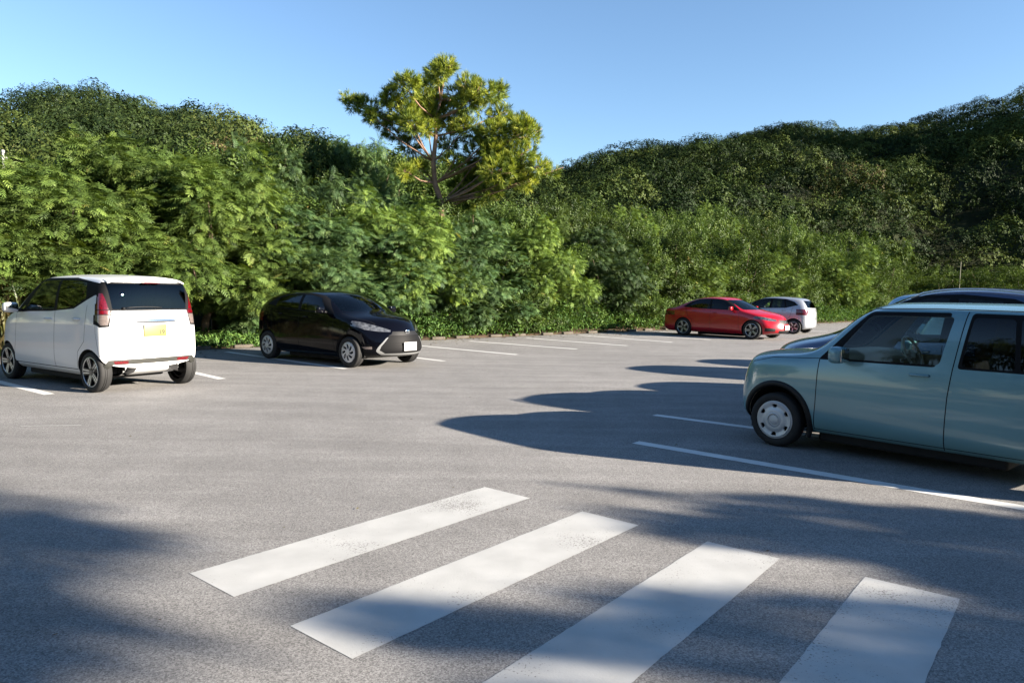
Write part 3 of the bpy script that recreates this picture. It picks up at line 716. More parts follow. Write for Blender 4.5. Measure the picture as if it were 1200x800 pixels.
# ------------------------------------------------------------------ ground
def asphalt():
    m, nt, ns, lk = nm('worn_asphalt')
    out = N(nt,'ShaderNodeOutputMaterial'); p = N(nt,'ShaderNodeBsdfPrincipled'); g = N(nt,'ShaderNodeNewGeometry')
    def noise(s, d=3., r=.5): 
        n = N(nt,'ShaderNodeTexNoise', Scale=s, Detail=d, Roughness=r); lk.new(g.outputs['Position'], n.inputs['Vector']); return n
    def ramp(src, a, b, lo, hi):
        r = N(nt,'ShaderNodeMapRange'); r.inputs['From Min'].default_value=a; r.inputs['From Max'].default_value=b; r.inputs['To Min'].default_value=lo; r.inputs['To Max'].default_value=hi
        lk.new(src, r.inputs['Value']); return r.outputs[0]
    vo = N(nt,'ShaderNodeTexVoronoi', Scale=150.); lk.new(g.outputs['Position'], vo.inputs['Vector'])
    sepc = N(nt,'ShaderNodeSeparateColor'); lk.new(vo.outputs['Color'], sepc.inputs[0])
    stone = ramp(sepc.outputs[0], 0, 1, .55, 1.45)
    fine = ramp(noise(260., 2.).outputs['Fac'], .3, .7, .82, 1.18)
    big = ramp(noise(.22, 5., .6).outputs['Fac'], .3, .7, .88, 1.12)
    mid = ramp(noise(1.7, 6., .65).outputs['Fac'], .3, .7, .90, 1.10)
    # long smears left by turning tyres
    mp = N(nt,'ShaderNodeMapping'); mp.inputs['Rotation'].default_value = (0,0,rad(-38)); mp.inputs['Scale'].default_value = (.25,2.2,1)
    lk.new(g.outputs['Position'], mp.inputs['Vector']); sm = N(nt,'ShaderNodeTexNoise', Scale=1.1, Detail=4., Distortion=.8); lk.new(mp.outputs[0], sm.inputs['Vector'])
    smear = ramp(sm.outputs['Fac'], .35, .72, .90, 1.12)
    def mul(a, b):
        x = N(nt,'ShaderNodeMath', operation='MULTIPLY'); lk.new(a, x.inputs[0]); lk.new(b, x.inputs[1]); return x.outputs[0]
    k = mul(mul(mul(stone, fine), mul(big, mid)), smear)
    vs_ = N(nt,'ShaderNodeTexVoronoi', Scale=.42); nd = N(nt,'ShaderNodeTexNoise', Scale=3., Detail=4.); lk.new(g.outputs['Position'], nd.inputs['Vector'])
    ms = N(nt,'ShaderNodeVectorMath', operation='SCALE'); ms.inputs['Scale'].default_value = .35; lk.new(nd.outputs['Color'], ms.inputs[0])
    aa = N(nt,'ShaderNodeVectorMath', operation='ADD'); lk.new(g.outputs['Position'], aa.inputs[0]); lk.new(ms.outputs[0], aa.inputs[1]); lk.new(aa.outputs[0], vs_.inputs['Vector'])
    k = mul(k, ramp(vs_.outputs['Distance'], .02, .16, .78, 1.0))
    v = N(nt,'ShaderNodeVectorMath', operation='SCALE'); v.inputs[0].default_value = (.196,.190,.185); lk.new(k, v.inputs['Scale'])
    lk.new(v.outputs[0], p.inputs['Base Color']); p.inputs['Roughness'].default_value = .85; p.inputs['Specular IOR Level'].default_value = .25
    b = N(nt,'ShaderNodeBump', Strength=.28, Distance=.004); ad = N(nt,'ShaderNodeMath', operation='ADD'); lk.new(sepc.outputs[1], ad.inputs[0]); lk.new(noise(180.,2.).outputs['Fac'], ad.inputs[1])
    lk.new(ad.outputs[0], b.inputs['Height']); lk.new(b.outputs[0], p.inputs['Normal']); lk.new(p.outputs[0], out.inputs[0]); return m
def road_paint(name, wear, base=(.37,.37,.36)):
    m, nt, ns, lk = nm(name)
    out = N(nt,'ShaderNodeOutputMaterial'); p = N(nt,'ShaderNodeBsdfPrincipled'); g = N(nt,'ShaderNodeNewGeometry')
    n1 = N(nt,'ShaderNodeTexNoise', Scale=1.3, Detail=3.); n2 = N(nt,'ShaderNodeTexNoise', Scale=75., Detail=3., Roughness=.7); n3 = N(nt,'ShaderNodeTexNoise', Scale=4., Detail=6.)
    for n in (n1,n2,n3): lk.new(g.outputs['Position'], n.inputs['Vector'])
    # chips: fine noise thresholded by a large-scale wear map
    a = N(nt,'ShaderNodeMapRange'); a.inputs['From Min'].default_value=.42; a.inputs['From Max'].default_value=.72; a.inputs['To Min'].default_value=.24; a.inputs['To Max'].default_value=.24+.24*wear; lk.new(n1.outputs['Fac'], a.inputs['Value'])
    c = N(nt,'ShaderNodeMath', operation='SUBTRACT'); lk.new(a.outputs[0], c.inputs[0]); lk.new(n2.outputs['Fac'], c.inputs[1])
    d = N(nt,'ShaderNodeMapRange'); d.inputs['From Min'].default_value=-.03; d.inputs['From Max'].default_value=.03; lk.new(c.outputs[0], d.inputs['Value'])
    r = N(nt,'ShaderNodeMapRange'); r.inputs['From Min'].default_value=.3; r.inputs['From Max'].default_value=.7; r.inputs['To Min'].default_value=.86; r.inputs['To Max'].default_value=1.05; lk.new(n3.outputs['Fac'], r.inputs['Value'])
    v = N(nt,'ShaderNodeVectorMath', operation='SCALE'); v.inputs[0].default_value = base; lk.new(r.outputs[0], v.inputs['Scale'])
    mx = N(nt,'ShaderNodeMix', data_type='RGBA'); lk.new(d.outputs[0], mx.inputs[0]); lk.new(v.outputs[0], mx.inputs[6]); mx.inputs[7].default_value = (.15,.14,.13,1)
    lk.new(mx.outputs[2], p.inputs['Base Color']); p.inputs['Roughness'].default_value = .7
    b = N(nt,'ShaderNodeBump', Strength=.25, Distance=.004); lk.new(n2.outputs['Fac'], b.inputs['Height']); lk.new(b.outputs[0], p.inputs['Normal'])
    lk.new(p.outputs[0], out.inputs[0]); return m
M['asphalt'] = asphalt(); M['paint'] = road_paint('crossing_paint', 1.1, (.40,.40,.39)); M['line'] = road_paint('line_paint', .6, (.60,.60,.585))
M['soil'] = pbr('soil', (.10,.07,.045), .95, bump=.5, bscale=30, vary=.4, vscale=4)
M['verge'] = pbr('leaf_litter', (.16,.10,.06), .95, bump=.6, bscale=40, vary=.5, vscale=9)
tag(poly_sheet('ground', [(-900,-900),(900,-900),(900,900),(-900,900)], -.03, M['soil']), kind='structure')
ED = Vector((.737,.675)); EN = Vector((-.675,.737)); E0 = Vector((-1.11,23.9))
def edge(t, o=0): v = E0 + ED*t + EN*o; return (v.x, v.y)
lot = [edge(-34), edge(42), (60, 40), (60,-40), (-45,-40)]
tag(poly_sheet('car_park', lot, 0, M['asphalt']), kind='structure')
# verge strip, slightly raised, uneven inner edge
def strip(name, t0, t1, o0, o1, z, mat, jit=.1, n=120):
    bm = bmesh.new(); A = []; Bv = []
    for i in range(n+1):
        t = t0+(t1-t0)*i/n
        A.append(bm.verts.new((*edge(t, o0+random.uniform(-jit,jit)), z))); Bv.append(bm.verts.new((*edge(t, o1), z+.02)))
    for i in range(n): bm.faces.new((A[i],A[i+1],Bv[i+1],Bv[i]))
    return bm_obj(name, bm, mat, smooth=False)
tag(strip('verge', -34, 42, -.12, 3.2, .012, M['verge']), kind='structure')
# painted markings
def quad_line(name, a, b, w, z=.002, mat=None, kind='structure'):
    a = Vector(a); b = Vector(b); d = (b-a).normalized(); nn = Vector((-d.y, d.x))*w/2
    bm = bmesh.new(); k = max(2, int((b-a).length/.05)); L = []; Rr = []
    for i in range(k+1):
        p = a + (b-a)*i/k; j = lambda: random.uniform(-.0025,.0025)
        L.append(bm.verts.new((p.x+nn.x+j(), p.y+nn.y+j(), z))); Rr.append(bm.verts.new((p.x-nn.x+j(), p.y-nn.y+j(), z)))
    for i in range(k): bm.faces.new((Rr[i],Rr[i+1],L[i+1],L[i]))
    return tag(bm_obj(name, bm, mat or M['line'], smooth=False), kind=kind)
u = Vector((1.53,1.82)).normalized()
for (a, b) in [((-1.55,3.715),(-.025,5.545)),((-.825,3.115),(.69,4.94)),((-.145,2.37),(1.42,4.35)),((.62,1.86),(2.15,3.81))]:
    a = Vector(a); b = Vector(b); quad_line('crossing_stripe', a, b, .455, mat=M['paint'])
# bay lines, near row and far row
BA = Vector((.72,-.695)); BN = Vector((.695,.719))
quad_line('bay_line', (1.3,7.51), (5.5,3.86), .15); quad_line('bay_line', (1.83,9.23), (5.6,6.2), .13)
for i in range(1, 6):
    a = Vector((2.35,9.0)) + BN*2.42*i; quad_line('bay_line', a, a + BA*4.6, .13)
for a, b in [((-2.6,20.2),(.13,17.76)),((-1.3,22.3),(1.76,19.76)),((.5,24.1),(3.37,21.3)),((2.4,26.2),(5.07,23.08)),((4.1,27.4),(6.71,24.65)),((5.9,29.2),(8.5,26.5)),((7.6,30.8),(10.2,28.1)),
             ((-6.83,17.42),(-3.21,14.07)),((-4.4,18.8),(-1.48,15.89)),((-8.6,16.0),(-4.87,12.23)),((-11.2,13.9),(-6.51,10.23)),((-13.5,12.6),(-9.6,8.7)),((9.2,32.4),(11.8,29.8)),((10.9,34.0),(13.5,31.3))]:
    quad_line('bay_line', a, b, .14)
quad_line('worn_mark', (-5.35,7.9), (-4.75,8.0), .035, mat=road_paint('worn_white', 2.6, (.30,.30,.29)))
teal_car((4.03,6.985,131.6,.983))
white_car((-6.71,11.774,146.7,1.05))
black_car((-3.761,15.764,-37.4,1.03))
red_car((7.832,26.576,-44.2,1.0))
hatch('silver hatchback seen from behind, half hidden by the red sedan', (10.666,30.321,141,.98), paint('silver_paint', (.36,.38,.42), .45, .3))
hatch('dark blue wagon parked just beyond the teal car, mostly hidden by it', (5.30,9.05,133,1.0), paint('dark_blue_paint', (.045,.065,.13), .5, .28), zk=1.28, front=.08, frame_glint=True)
sh_ = hatch('silver hatchback backed into the near row beyond the dark blue wagon', (7.6,9.9,-46,1.0), paint('pale_silver_paint', (.5,.5,.5), .4, .3))
c = copy_tree(sh_); c.location = (9.75,14.5,0); c['label'] = 'silver hatchback backed into the near row, furthest along it'
hatch('pale blue hatchback backed into the near row between two silver ones', (8.35,12.6,-46,1.03), paint('pale_blue_paint', (.25,.42,.55), .1, .3), zk=1.2)
# ------------------------------------------------------------------ vegetation
def leafmat(name, cols, trans=.3, gloss=.06, rough=.45):
    m, nt, ns, lk = nm(name)
    out = N(nt,'ShaderNodeOutputMaterial'); at_ = N(nt,'ShaderNodeAttribute', attribute_name='var'); oi = N(nt,'ShaderNodeObjectInfo')
    r = N(nt,'ShaderNodeValToRGB'); el = r.color_ramp.elements
    while len(el) < len(cols): el.new(.5)
    for e, (p, c) in zip(el, cols): e.position = p; e.color = (*c, 1)
    lk.new(at_.outputs['Fac'], r.inputs[0])
    hs = N(nt,'ShaderNodeHueSaturation'); mr = N(nt,'ShaderNodeMapRange'); mr.inputs['To Min'].default_value=.62; mr.inputs['To Max'].default_value=1.28; lk.new(oi.outputs['Random'], mr.inputs['Value'])
    hs.inputs['Hue'].default_value = .5 if 'needle' in name or 'dry' in name else .511
    lk.new(mr.outputs[0], hs.inputs['Value']); lk.new(r.outputs[0], hs.inputs['Color'])
    d = N(nt,'ShaderNodeBsdfDiffuse'); t = N(nt,'ShaderNodeBsdfTranslucent'); g = N(nt,'ShaderNodeBsdfGlossy', Roughness=rough)
    lk.new(hs.outputs[0], d.inputs[0]); ym = N(nt,'ShaderNodeMix', data_type='RGBA', blend_type='MULTIPLY'); ym.inputs[0].default_value = 1; lk.new(hs.outputs[0], ym.inputs[6]); ym.inputs[7].default_value=(1.3,1.25,.5,1); lk.new(ym.outputs[2], t.inputs[0])
    g.inputs[0].default_value = (.9,.95,.9,1)
    m1 = N(nt,'ShaderNodeMixShader'); m1.inputs[0].default_value = trans; lk.new(d.outputs[0], m1.inputs[1]); lk.new(t.outputs[0], m1.inputs[2])
    m2 = N(nt,'ShaderNodeMixShader'); m2.inputs[0].default_value = gloss; lk.new(m1.outputs[0], m2.inputs[1]); lk.new(g.outputs[0], m2.inputs[2]); lk.new(m2.outputs[0], out.inputs[0])
    return m
LM = {
 'feather': leafmat('feathery_leaf', [(0,(.016,.030,.009)),(.42,(.092,.140,.030)),(.92,(.175,.230,.048)),(1,(.28,.23,.07))], .24, .015, .6),
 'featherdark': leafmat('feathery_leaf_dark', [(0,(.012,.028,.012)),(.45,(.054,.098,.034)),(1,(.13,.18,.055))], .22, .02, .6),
 'broad': leafmat('broad_leaf', [(0,(.010,.021,.006)),(.45,(.056,.090,.018)),(.95,(.14,.185,.036)),(1,(.30,.18,.06))], .20, .02, .5),
 'hill': leafmat('hill_leaf', [(0,(.007,.015,.004)),(.5,(.034,.054,.012)),(.9,(.088,.112,.024)),(1,(.085,.066,.030))], .06, .01, .6),
 'hillleft': leafmat('hill_leaf_olive', [(0,(.006,.012,.004)),(.5,(.026,.038,.010)),(.9,(.060,.074,.018)),(1,(.075,.055,.028))], .06, .01, .6),
 'needle': leafmat('pine_needle', [(0,(.03,.06,.010)),(.5,(.16,.215,.022)),(1,(.34,.37,.05))], .28, .02, .6),
 'weed': leafmat('weed_leaf', [(0,(.018,.040,.010)),(.5,(.062,.118,.024)),(.93,(.13,.20,.04)),(1,(.26,.16,.07))], .22, .02, .6),
 'reed': leafmat('reed_blade', [(0,(.05,.06,.02)),(.5,(.13,.095,.045)),(1,(.11,.13,.04))], .25, .03),
}
M['bark'] = pbr('bark', (.12,.085,.06), .9, bump=.6, bscale=25, vary=.35, vscale=6)
M['pinebark'] = pbr('pine_bark', (.20,.12,.08), .9, bump=.7, bscale=20, vary=.35, vscale=5)
def nrm(a): return a/np.maximum(np.linalg.norm(a, axis=-1, keepdims=True), 1e-6)
def frames(d, up, roll=None, rng=None):
    x = nrm(d); y = nrm(np.cross(up, x)); z = np.cross(x, y)
    if roll is not None:
        c = np.cos(roll)[:,None]; s = np.sin(roll)[:,None]; y, z = y*c+z*s, z*c-y*s
    return np.stack([x, y, z], axis=1)       # rows: axes
def inst(base_v, base_f, pos, Fm, sc):
    """base_v (n,3) in local x,y,z; Fm (m,3,3)"""
    V = np.einsum('nk,mkj->mnj', base_v, Fm)*sc[:,None,None] + pos[:,None,:]
    F_ = (base_f[None] + (np.arange(len(pos))*len(base_v))[:,None,None]).reshape(-1, base_f.shape[1])
    return V.reshape(-1,3), F_
def q_(a, w0, l, w1, ang, x0, sx, droop):
    """one leaflet quad starting at rachis x0, leaving at angle ang (sx side)"""
    c, s = math.cos(ang), math.sin(ang)*sx; px, py = -s, c
    P = []
    for t, wd in ((0, w0), (.55, w1), (1, w0*.35)):
        bx, by = x0 + c*l*t, s*l*t
        P.append(((bx+px*wd/2, by+py*wd/2), (bx-px*wd/2, by-py*wd/2)))
    return P
def make_feather(pairs=4, L=.26):
    V = []; F_ = []
    for i in range(pairs+1):
        x0 = L*(.22+.72*i/pairs); l = L*(.42 if i < pairs else .36)*(1-.25*abs(i/pairs-.4))
        for sx in ((1,-1) if i < pairs else (0,)):
            ang = math.radians(62-20*i/pairs) if sx else 0
            P = q_(0, .012, l, .026, ang, x0, sx if sx else 1, 0); k = len(V)
            for a, b in P:
                for (x, y) in (a, b): V.append((x, y, -.9*x*x - .9*abs(y)**1.5*.6))
            F_ += [(k, k+1, k+3, k+2), (k+2, k+3, k+5, k+4)]
    return np.array(V), np.array(F_)
def make_leaf(L=.13, W_=.06):
    V = [(0,0,0), (L*.35,W_/2,.008), (L*.35,-W_/2,.008), (L*.75,W_*.36,-.004), (L*.75,-W_*.36,-.004), (L,0,-.02), (L*.4,0,-.008)]
    F_ = [(0,6,1,1), (0,2,6,6)]
    V = [(0,0,0),(L*.4,W_/2,.012),(L,0,-.02),(L*.45,0,-.004),(L*.4,-W_/2,.012)]
    F_ = [(0,3,2,1),(0,4,2,3)]
    return np.array(V), np.array(F_)
FE = make_feather(); LF = make_leaf()
def whorl(n=6, L=.14, W_=.06, up=.5):
    V = []; F_ = []
    for i in range(n):
        a = i*2.4; r = (i/n)*.05; lv, lf = make_leaf(L*(1-.2*(i%3)/3), W_)
        el = up*(.3+.9*i/n); c, s = math.cos(a), math.sin(a)
        k = len(V)
        for x, y, z in lv:
            X = x*math.cos(el)-z*math.sin(el); Z = x*math.sin(el)+z*math.cos(el)
            V.append((.05*i + Z, X*c-y*s, X*s+y*c))
        F_ += [tuple(k+j for j in f) for f in lf]
    return np.array(V), np.array(F_)
WH = whorl(7)
def needles(n=26, L=.19):
    rg = np.random.default_rng(3); V = []; F_ = []
    for i in range(n):
        a = rg.uniform(0, 6.28); el = rg.uniform(.15, 1.15); d = np.array([math.cos(el), math.sin(el)*math.cos(a), math.sin(el)*math.sin(a)])
        o = np.array([rg.uniform(-.05,.12),0,0]); s = nrm(np.cross(d, [1,.1,.2]))*.007; l = L*rg.uniform(.7,1.1); k = len(V)
        V += list([o-s, o+s, o+d*l+s*.5, o+d*l-s*.5]); F_.append((k,k+1,k+2,k+3))
    return np.array(V), np.array(F_)
ND = needles()
def card(n=5):
    rg = np.random.default_rng(n); V = []; F_ = []
    for i in range(n):
        c = rg.normal(0, .30, 3)*[1,1,.3]; a = rg.uniform(0, 6.28); t = rg.uniform(-.3,.3)
        u = np.array([math.cos(a), math.sin(a), t*.6]); v = np.array([-math.sin(a), math.cos(a), rg.uniform(-.3,.3)]); k = len(V)
        l, w_ = rg.uniform(.28,.42), rg.uniform(.12,.2)
        V += [c-u*l*.5, c+v*w_*.6, c+u*l*.5, c-v*w_*.6]; F_.append((k,k+1,k+2,k+3))
    return np.array(V), np.array(F_)
CD = card(5)
def sample_blobs(rng, blobs, n, lo=.78, hi=1.06, zmin=.15, updown=.0, deep=.72):
    B = np.array([b[0] for b in blobs]); Rr = np.array([b[1] for b in blobs]); wgt = (Rr[:,0]*Rr[:,2]); wgt = wgt/wgt.sum()
    P = []; Nn = []; tot = 0
    while tot < n:
        k = rng.choice(len(blobs), n*2, p=wgt); d = nrm(rng.normal(size=(n*2,3)) + [0,0,updown]); r = rng.uniform(lo, hi, (n*2,1))
        p = B[k] + d*Rr[k]*r
        q = ((p[:,None]-B[None])/Rr[None]); ins = (np.linalg.norm(q, axis=2) < deep).any(1)
        ok = (~ins) & (p[:,2] > zmin); P.append(p[ok]); Nn.append(nrm(d[ok]/Rr[k][ok])); tot += ok.sum()
    return np.concatenate(P)[:n], np.concatenate(Nn)[:n]
def crown_mesh(name, seed, blobs, n, kind, mat, size=1., droop=.35, zmin=.15, lo=.78, tone=None, per=None):
    rng = np.random.default_rng(seed); P, D = sample_blobs(rng, blobs, n, lo=lo, zmin=zmin)
    cl = rng.random(n)*.5
    # shoots carry several fronds each
    k = per or {'feather': 7, 'whorl': 1, 'needle': 1, 'card': 1, 'leaf': 5}[kind]
    Pk = np.repeat(P, k, 0); Dk = np.repeat(D, k, 0); ck = np.repeat(cl, k)
    m = len(Pk)
    if kind == 'feather':
        d = nrm(Dk*.8 + rng.normal(size=(m,3))*.75 + [0,0,-droop]); Pk = Pk + rng.normal(size=(m,3))*.09; bv, bf = FE
    elif kind == 'whorl':
        d = nrm(Dk*.7 + [0,0,.75] + rng.normal(size=(m,3))*.35); Pk = Pk + rng.normal(size=(m,3))*.03; bv, bf = WH
    elif kind == 'leaf':
        d = nrm(Dk*.7 + rng.normal(size=(m,3))*.8 + [0,0,-droop*.5]); Pk = Pk + rng.normal(size=(m,3))*.08; bv, bf = LF
    elif kind == 'needle':
        d = nrm(Dk*.8 + [0,0,.5] + rng.normal(size=(m,3))*.35); bv, bf = ND
    else:
        d = nrm(Dk + rng.normal(size=(m,3))*.4); bv, bf = CD
    up = np.tile([0.,0.,1.], (m,1)) + rng.normal(size=(m,3))*.25
    if kind == 'card': Fm = frames(nrm(np.cross(d, rng.normal(size=(m,3)))), d)
    else: Fm = frames(d, up, rng.normal(size=m)*.3)
    V, F_ = inst(bv, bf, Pk, Fm, size*rng.uniform(.75,1.25,m))
    V[:,2] = np.maximum(V[:,2], .02)
    var = np.clip(np.repeat(ck + rng.random(m)*.5, len(bf)), 0, .999)
    if tone is not None: var = np.clip(var*tone[0]+tone[1], 0, 1)
    return from_np(name, V, F_, 4, mat, var=var)
def limbs(bm, blobs, base=(0,0), r=.09, rng=None, trunkh=1.0, lean=(0,0)):
    top = Vector((base[0]+lean[0], base[1]+lean[1], trunkh)); b = Vector((base[0], base[1], -.05))
    mid = (b+top)/2 + Vector((rng.uniform(-.1,.1), rng.uniform(-.1,.1), 0))
    tube(bm, [b, mid, top], [r*1.25, r, r*.85], 8)
    for c, rr in blobs:
        c = Vector(c); s_ = top + (b-top)*rng.uniform(0,.35); m_ = s_.lerp(c, .5) + Vector((rng.uniform(-.2,.2), rng.uniform(-.2,.2), -.15*rr[2]))
        tube(bm, [s_, m_, c, c+(c-m_)*.12], [r*.6, r*.42, r*.20, r*.08], 6)
VAR = {}
def variant(kind, i):
    """a tree 1 unit scale: about 5 m high, 4 m wide; foliage to the ground"""
    key = (kind, i)
    if key in VAR: return VAR[key]
    rg = np.random.default_rng(100+i*7+len(kind)); blobs = []
    low = {'feather': 1.6, 'featherdark': .9}.get(kind, .6); tries = 0
    while len(blobs) < 20 and tries < 4000:
        tries += 1; z = rg.uniform(low, 4.35); R_ = 1.55*math.sqrt(max(.05, 1-((z-2.0)/2.75)**2)); a = rg.uniform(0, 6.28); q = R_*rg.uniform(.75,1.05)
        s_ = rg.uniform(.36,.68)*(1 if z < 3.6 else .8); c = np.array([q*math.cos(a), q*math.sin(a), z])
        if all(np.linalg.norm(c-np.array(b[0])) > (s_+b[1][0])*.9 for b in blobs): blobs.append((tuple(c), (s_, s_, s_*rg.uniform(.7,.95))))
    nbl = len(blobs)
    for j in range(5): blobs.append(((rg.normal()*.25, rg.normal()*.25, 1.3+.65*j), (.5,.5,.5)))
    for j in range(4): blobs.append(((rg.normal()*.7, rg.normal()*.7, rg.uniform(4.2,4.75)), (.2,.2,.5)))
    if kind == 'feather': cm = crown_mesh('crown', 10+i, blobs, 2100, 'feather', LM['feather'], size=.74, per=6, zmin=low-.55, lo=.82)
    elif kind == 'featherdark': cm = crown_mesh('crown', 20+i, blobs, 2100, 'feather', LM['featherdark'], size=.74, per=6, zmin=low-.55, lo=.82)
    elif kind == 'broad': cm = crown_mesh('crown', 30+i, blobs, 5200, 'whorl', LM['broad'], size=.80, lo=.8)
    elif kind == 'leafy': cm = crown_mesh('crown', 40+i, blobs, 3000, 'leaf', LM['broad'], size=.82, per=6, lo=.8)
    bm = bmesh.new(); rr = random.Random(i); limbs(bm, blobs[:nbl:2], r=.07, rng=rr, trunkh=1.3, lean=(rr.uniform(-.2,.2), rr.uniform(-.2,.2)))
    tm = bpy.data.meshes.new('trunk'); bm.to_mesh(tm); bm.free(); tm.materials.append(M['bark'])
    for p in tm.polygons: p.use_smooth = True
    VAR[key] = (cm, tm); return VAR[key]
def plant_tree(kind, i, loc, sx, sz, label, cat='tree', group=None, rz=None, name=None):
    cm, tm = variant(kind, i); nmz = name or {'feather':'feathery_tree','featherdark':'feathery_tree','broad':'broadleaf_tree','leafy':'broadleaf_tree'}[kind]
    r = empty(nmz, loc, random.uniform(0, 6.28) if rz is None else rz, 1, label=label, cat=cat, group=group); r.scale = (sx, sx, sz)
    link('trunk', tm, r); link('crown', cm, r); return r
def az_on_edge(m, o):
    p = E0 + EN*o; t = (m*p.y - p.x)/(ED.x - m*ED.y); return (p.x+ED.x*t, p.y+ED.y*t)
# (azimuth slope X/Y, setback from the lot edge, height, width, kind, variant, zone)
ZL = {'a': ('light green feathery tree rising behind the white car', 'feathery trees behind the white car'),
      'b': ('dark feathery tree leaning over the black car', 'dark feathery trees over the black car'),
      'c': ('bushy tree in the hedge between the black car and the red sedan', 'hedge trees between the black car and the red sedan'),
      'd': ('leafy tree behind the red sedan and the silver hatchback', 'hedge trees behind the red and silver cars'),
      'e': ('tall dark tree standing behind the hedge left of the pine', 'tall trees left of the pine'),
      'f': ('low bright bush beyond the thin pole at the far end of the hedge', 'bushes beyond the thin pole')}
def px(x): return (x-600)/857
def elv(x, y): return math.tan(math.atan((400-(y-.0145*(x-600)))/857)-PITCH)
TREES = []
def row(xs, o, tops, w_, kinds, zone):
    for j, (x, ty) in enumerate(zip(xs, tops)):
        m = px(x); X, Y = az_on_edge(m, o + random.uniform(-.25,.25)); yh = 332+.0145*x
        h = 1.55 + elv(x, ty)*Y; TREES.append((X, Y, h, w_*random.uniform(.88,1.12), kinds[j % len(kinds)], (j*3+len(TREES)) % 3, zone))
row([-70,15,98,168,238], 2.0, [214,212,162,150,168], 4.7, ['feather'], 'a')
row([-30,60,130,190,250], 4.8, [216,186,154,155,180], 3.8, ['feather','feather','broad'], 'a')
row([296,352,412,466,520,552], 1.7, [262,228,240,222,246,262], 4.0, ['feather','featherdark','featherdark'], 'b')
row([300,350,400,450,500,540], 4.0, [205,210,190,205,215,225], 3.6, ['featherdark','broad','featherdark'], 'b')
row([275,310,345,385,425,465,500], 8.0, [150,140,145,150,140,165,190], 4.2, ['broad','featherdark','leafy'], 'e')
row([584,625,664,702,738,772,800], 1.6, [285,250,272,255,276,262,280], 3.5, ['broad','feather','leafy','featherdark','broad'], 'c')
row([570,600,632,662,690,718,745,770,795], 4.2, [232,228,236,222,238,242,236,246,234], 3.4, ['leafy','broad','feather','broad'], 'c')
row([560,600,645,690,735,780], 7.5, [228,232,228,226,236,232], 3.8, ['broad','leafy'], 'c')
row([826,856,886,916,944,972,1000,1028], 1.9, [272,262,282,270,288,280,292,300], 3.8, ['broad','leafy','feather'], 'd')
row([815,838,862,885,908,930,952,975,996,1018,1040,1058], 5.0, [236,232,246,242,250,258,262,268,266,272,268,290], 3.8, ['broad','feather','leafy','broad'], 'd')
for (X, Y, h, wd, kd, vi, z) in TREES:
    plant_tree(kd, vi, (X, Y, 0), wd/3.3, h/5.45, ZL[z][0], group=ZL[z][1])
for j in range(12):
    x = 1062+j*17; Y = 60+3*math.sin(j*2.1); plant_tree(('feather','broad','leafy')[j%3], j%3, (px(x)*Y, Y, 0), 1.3, (3.4+.7*math.sin(j*1.7))/4.95, ZL['f'][0], cat='bush', group=ZL['f'][1], name='bush')

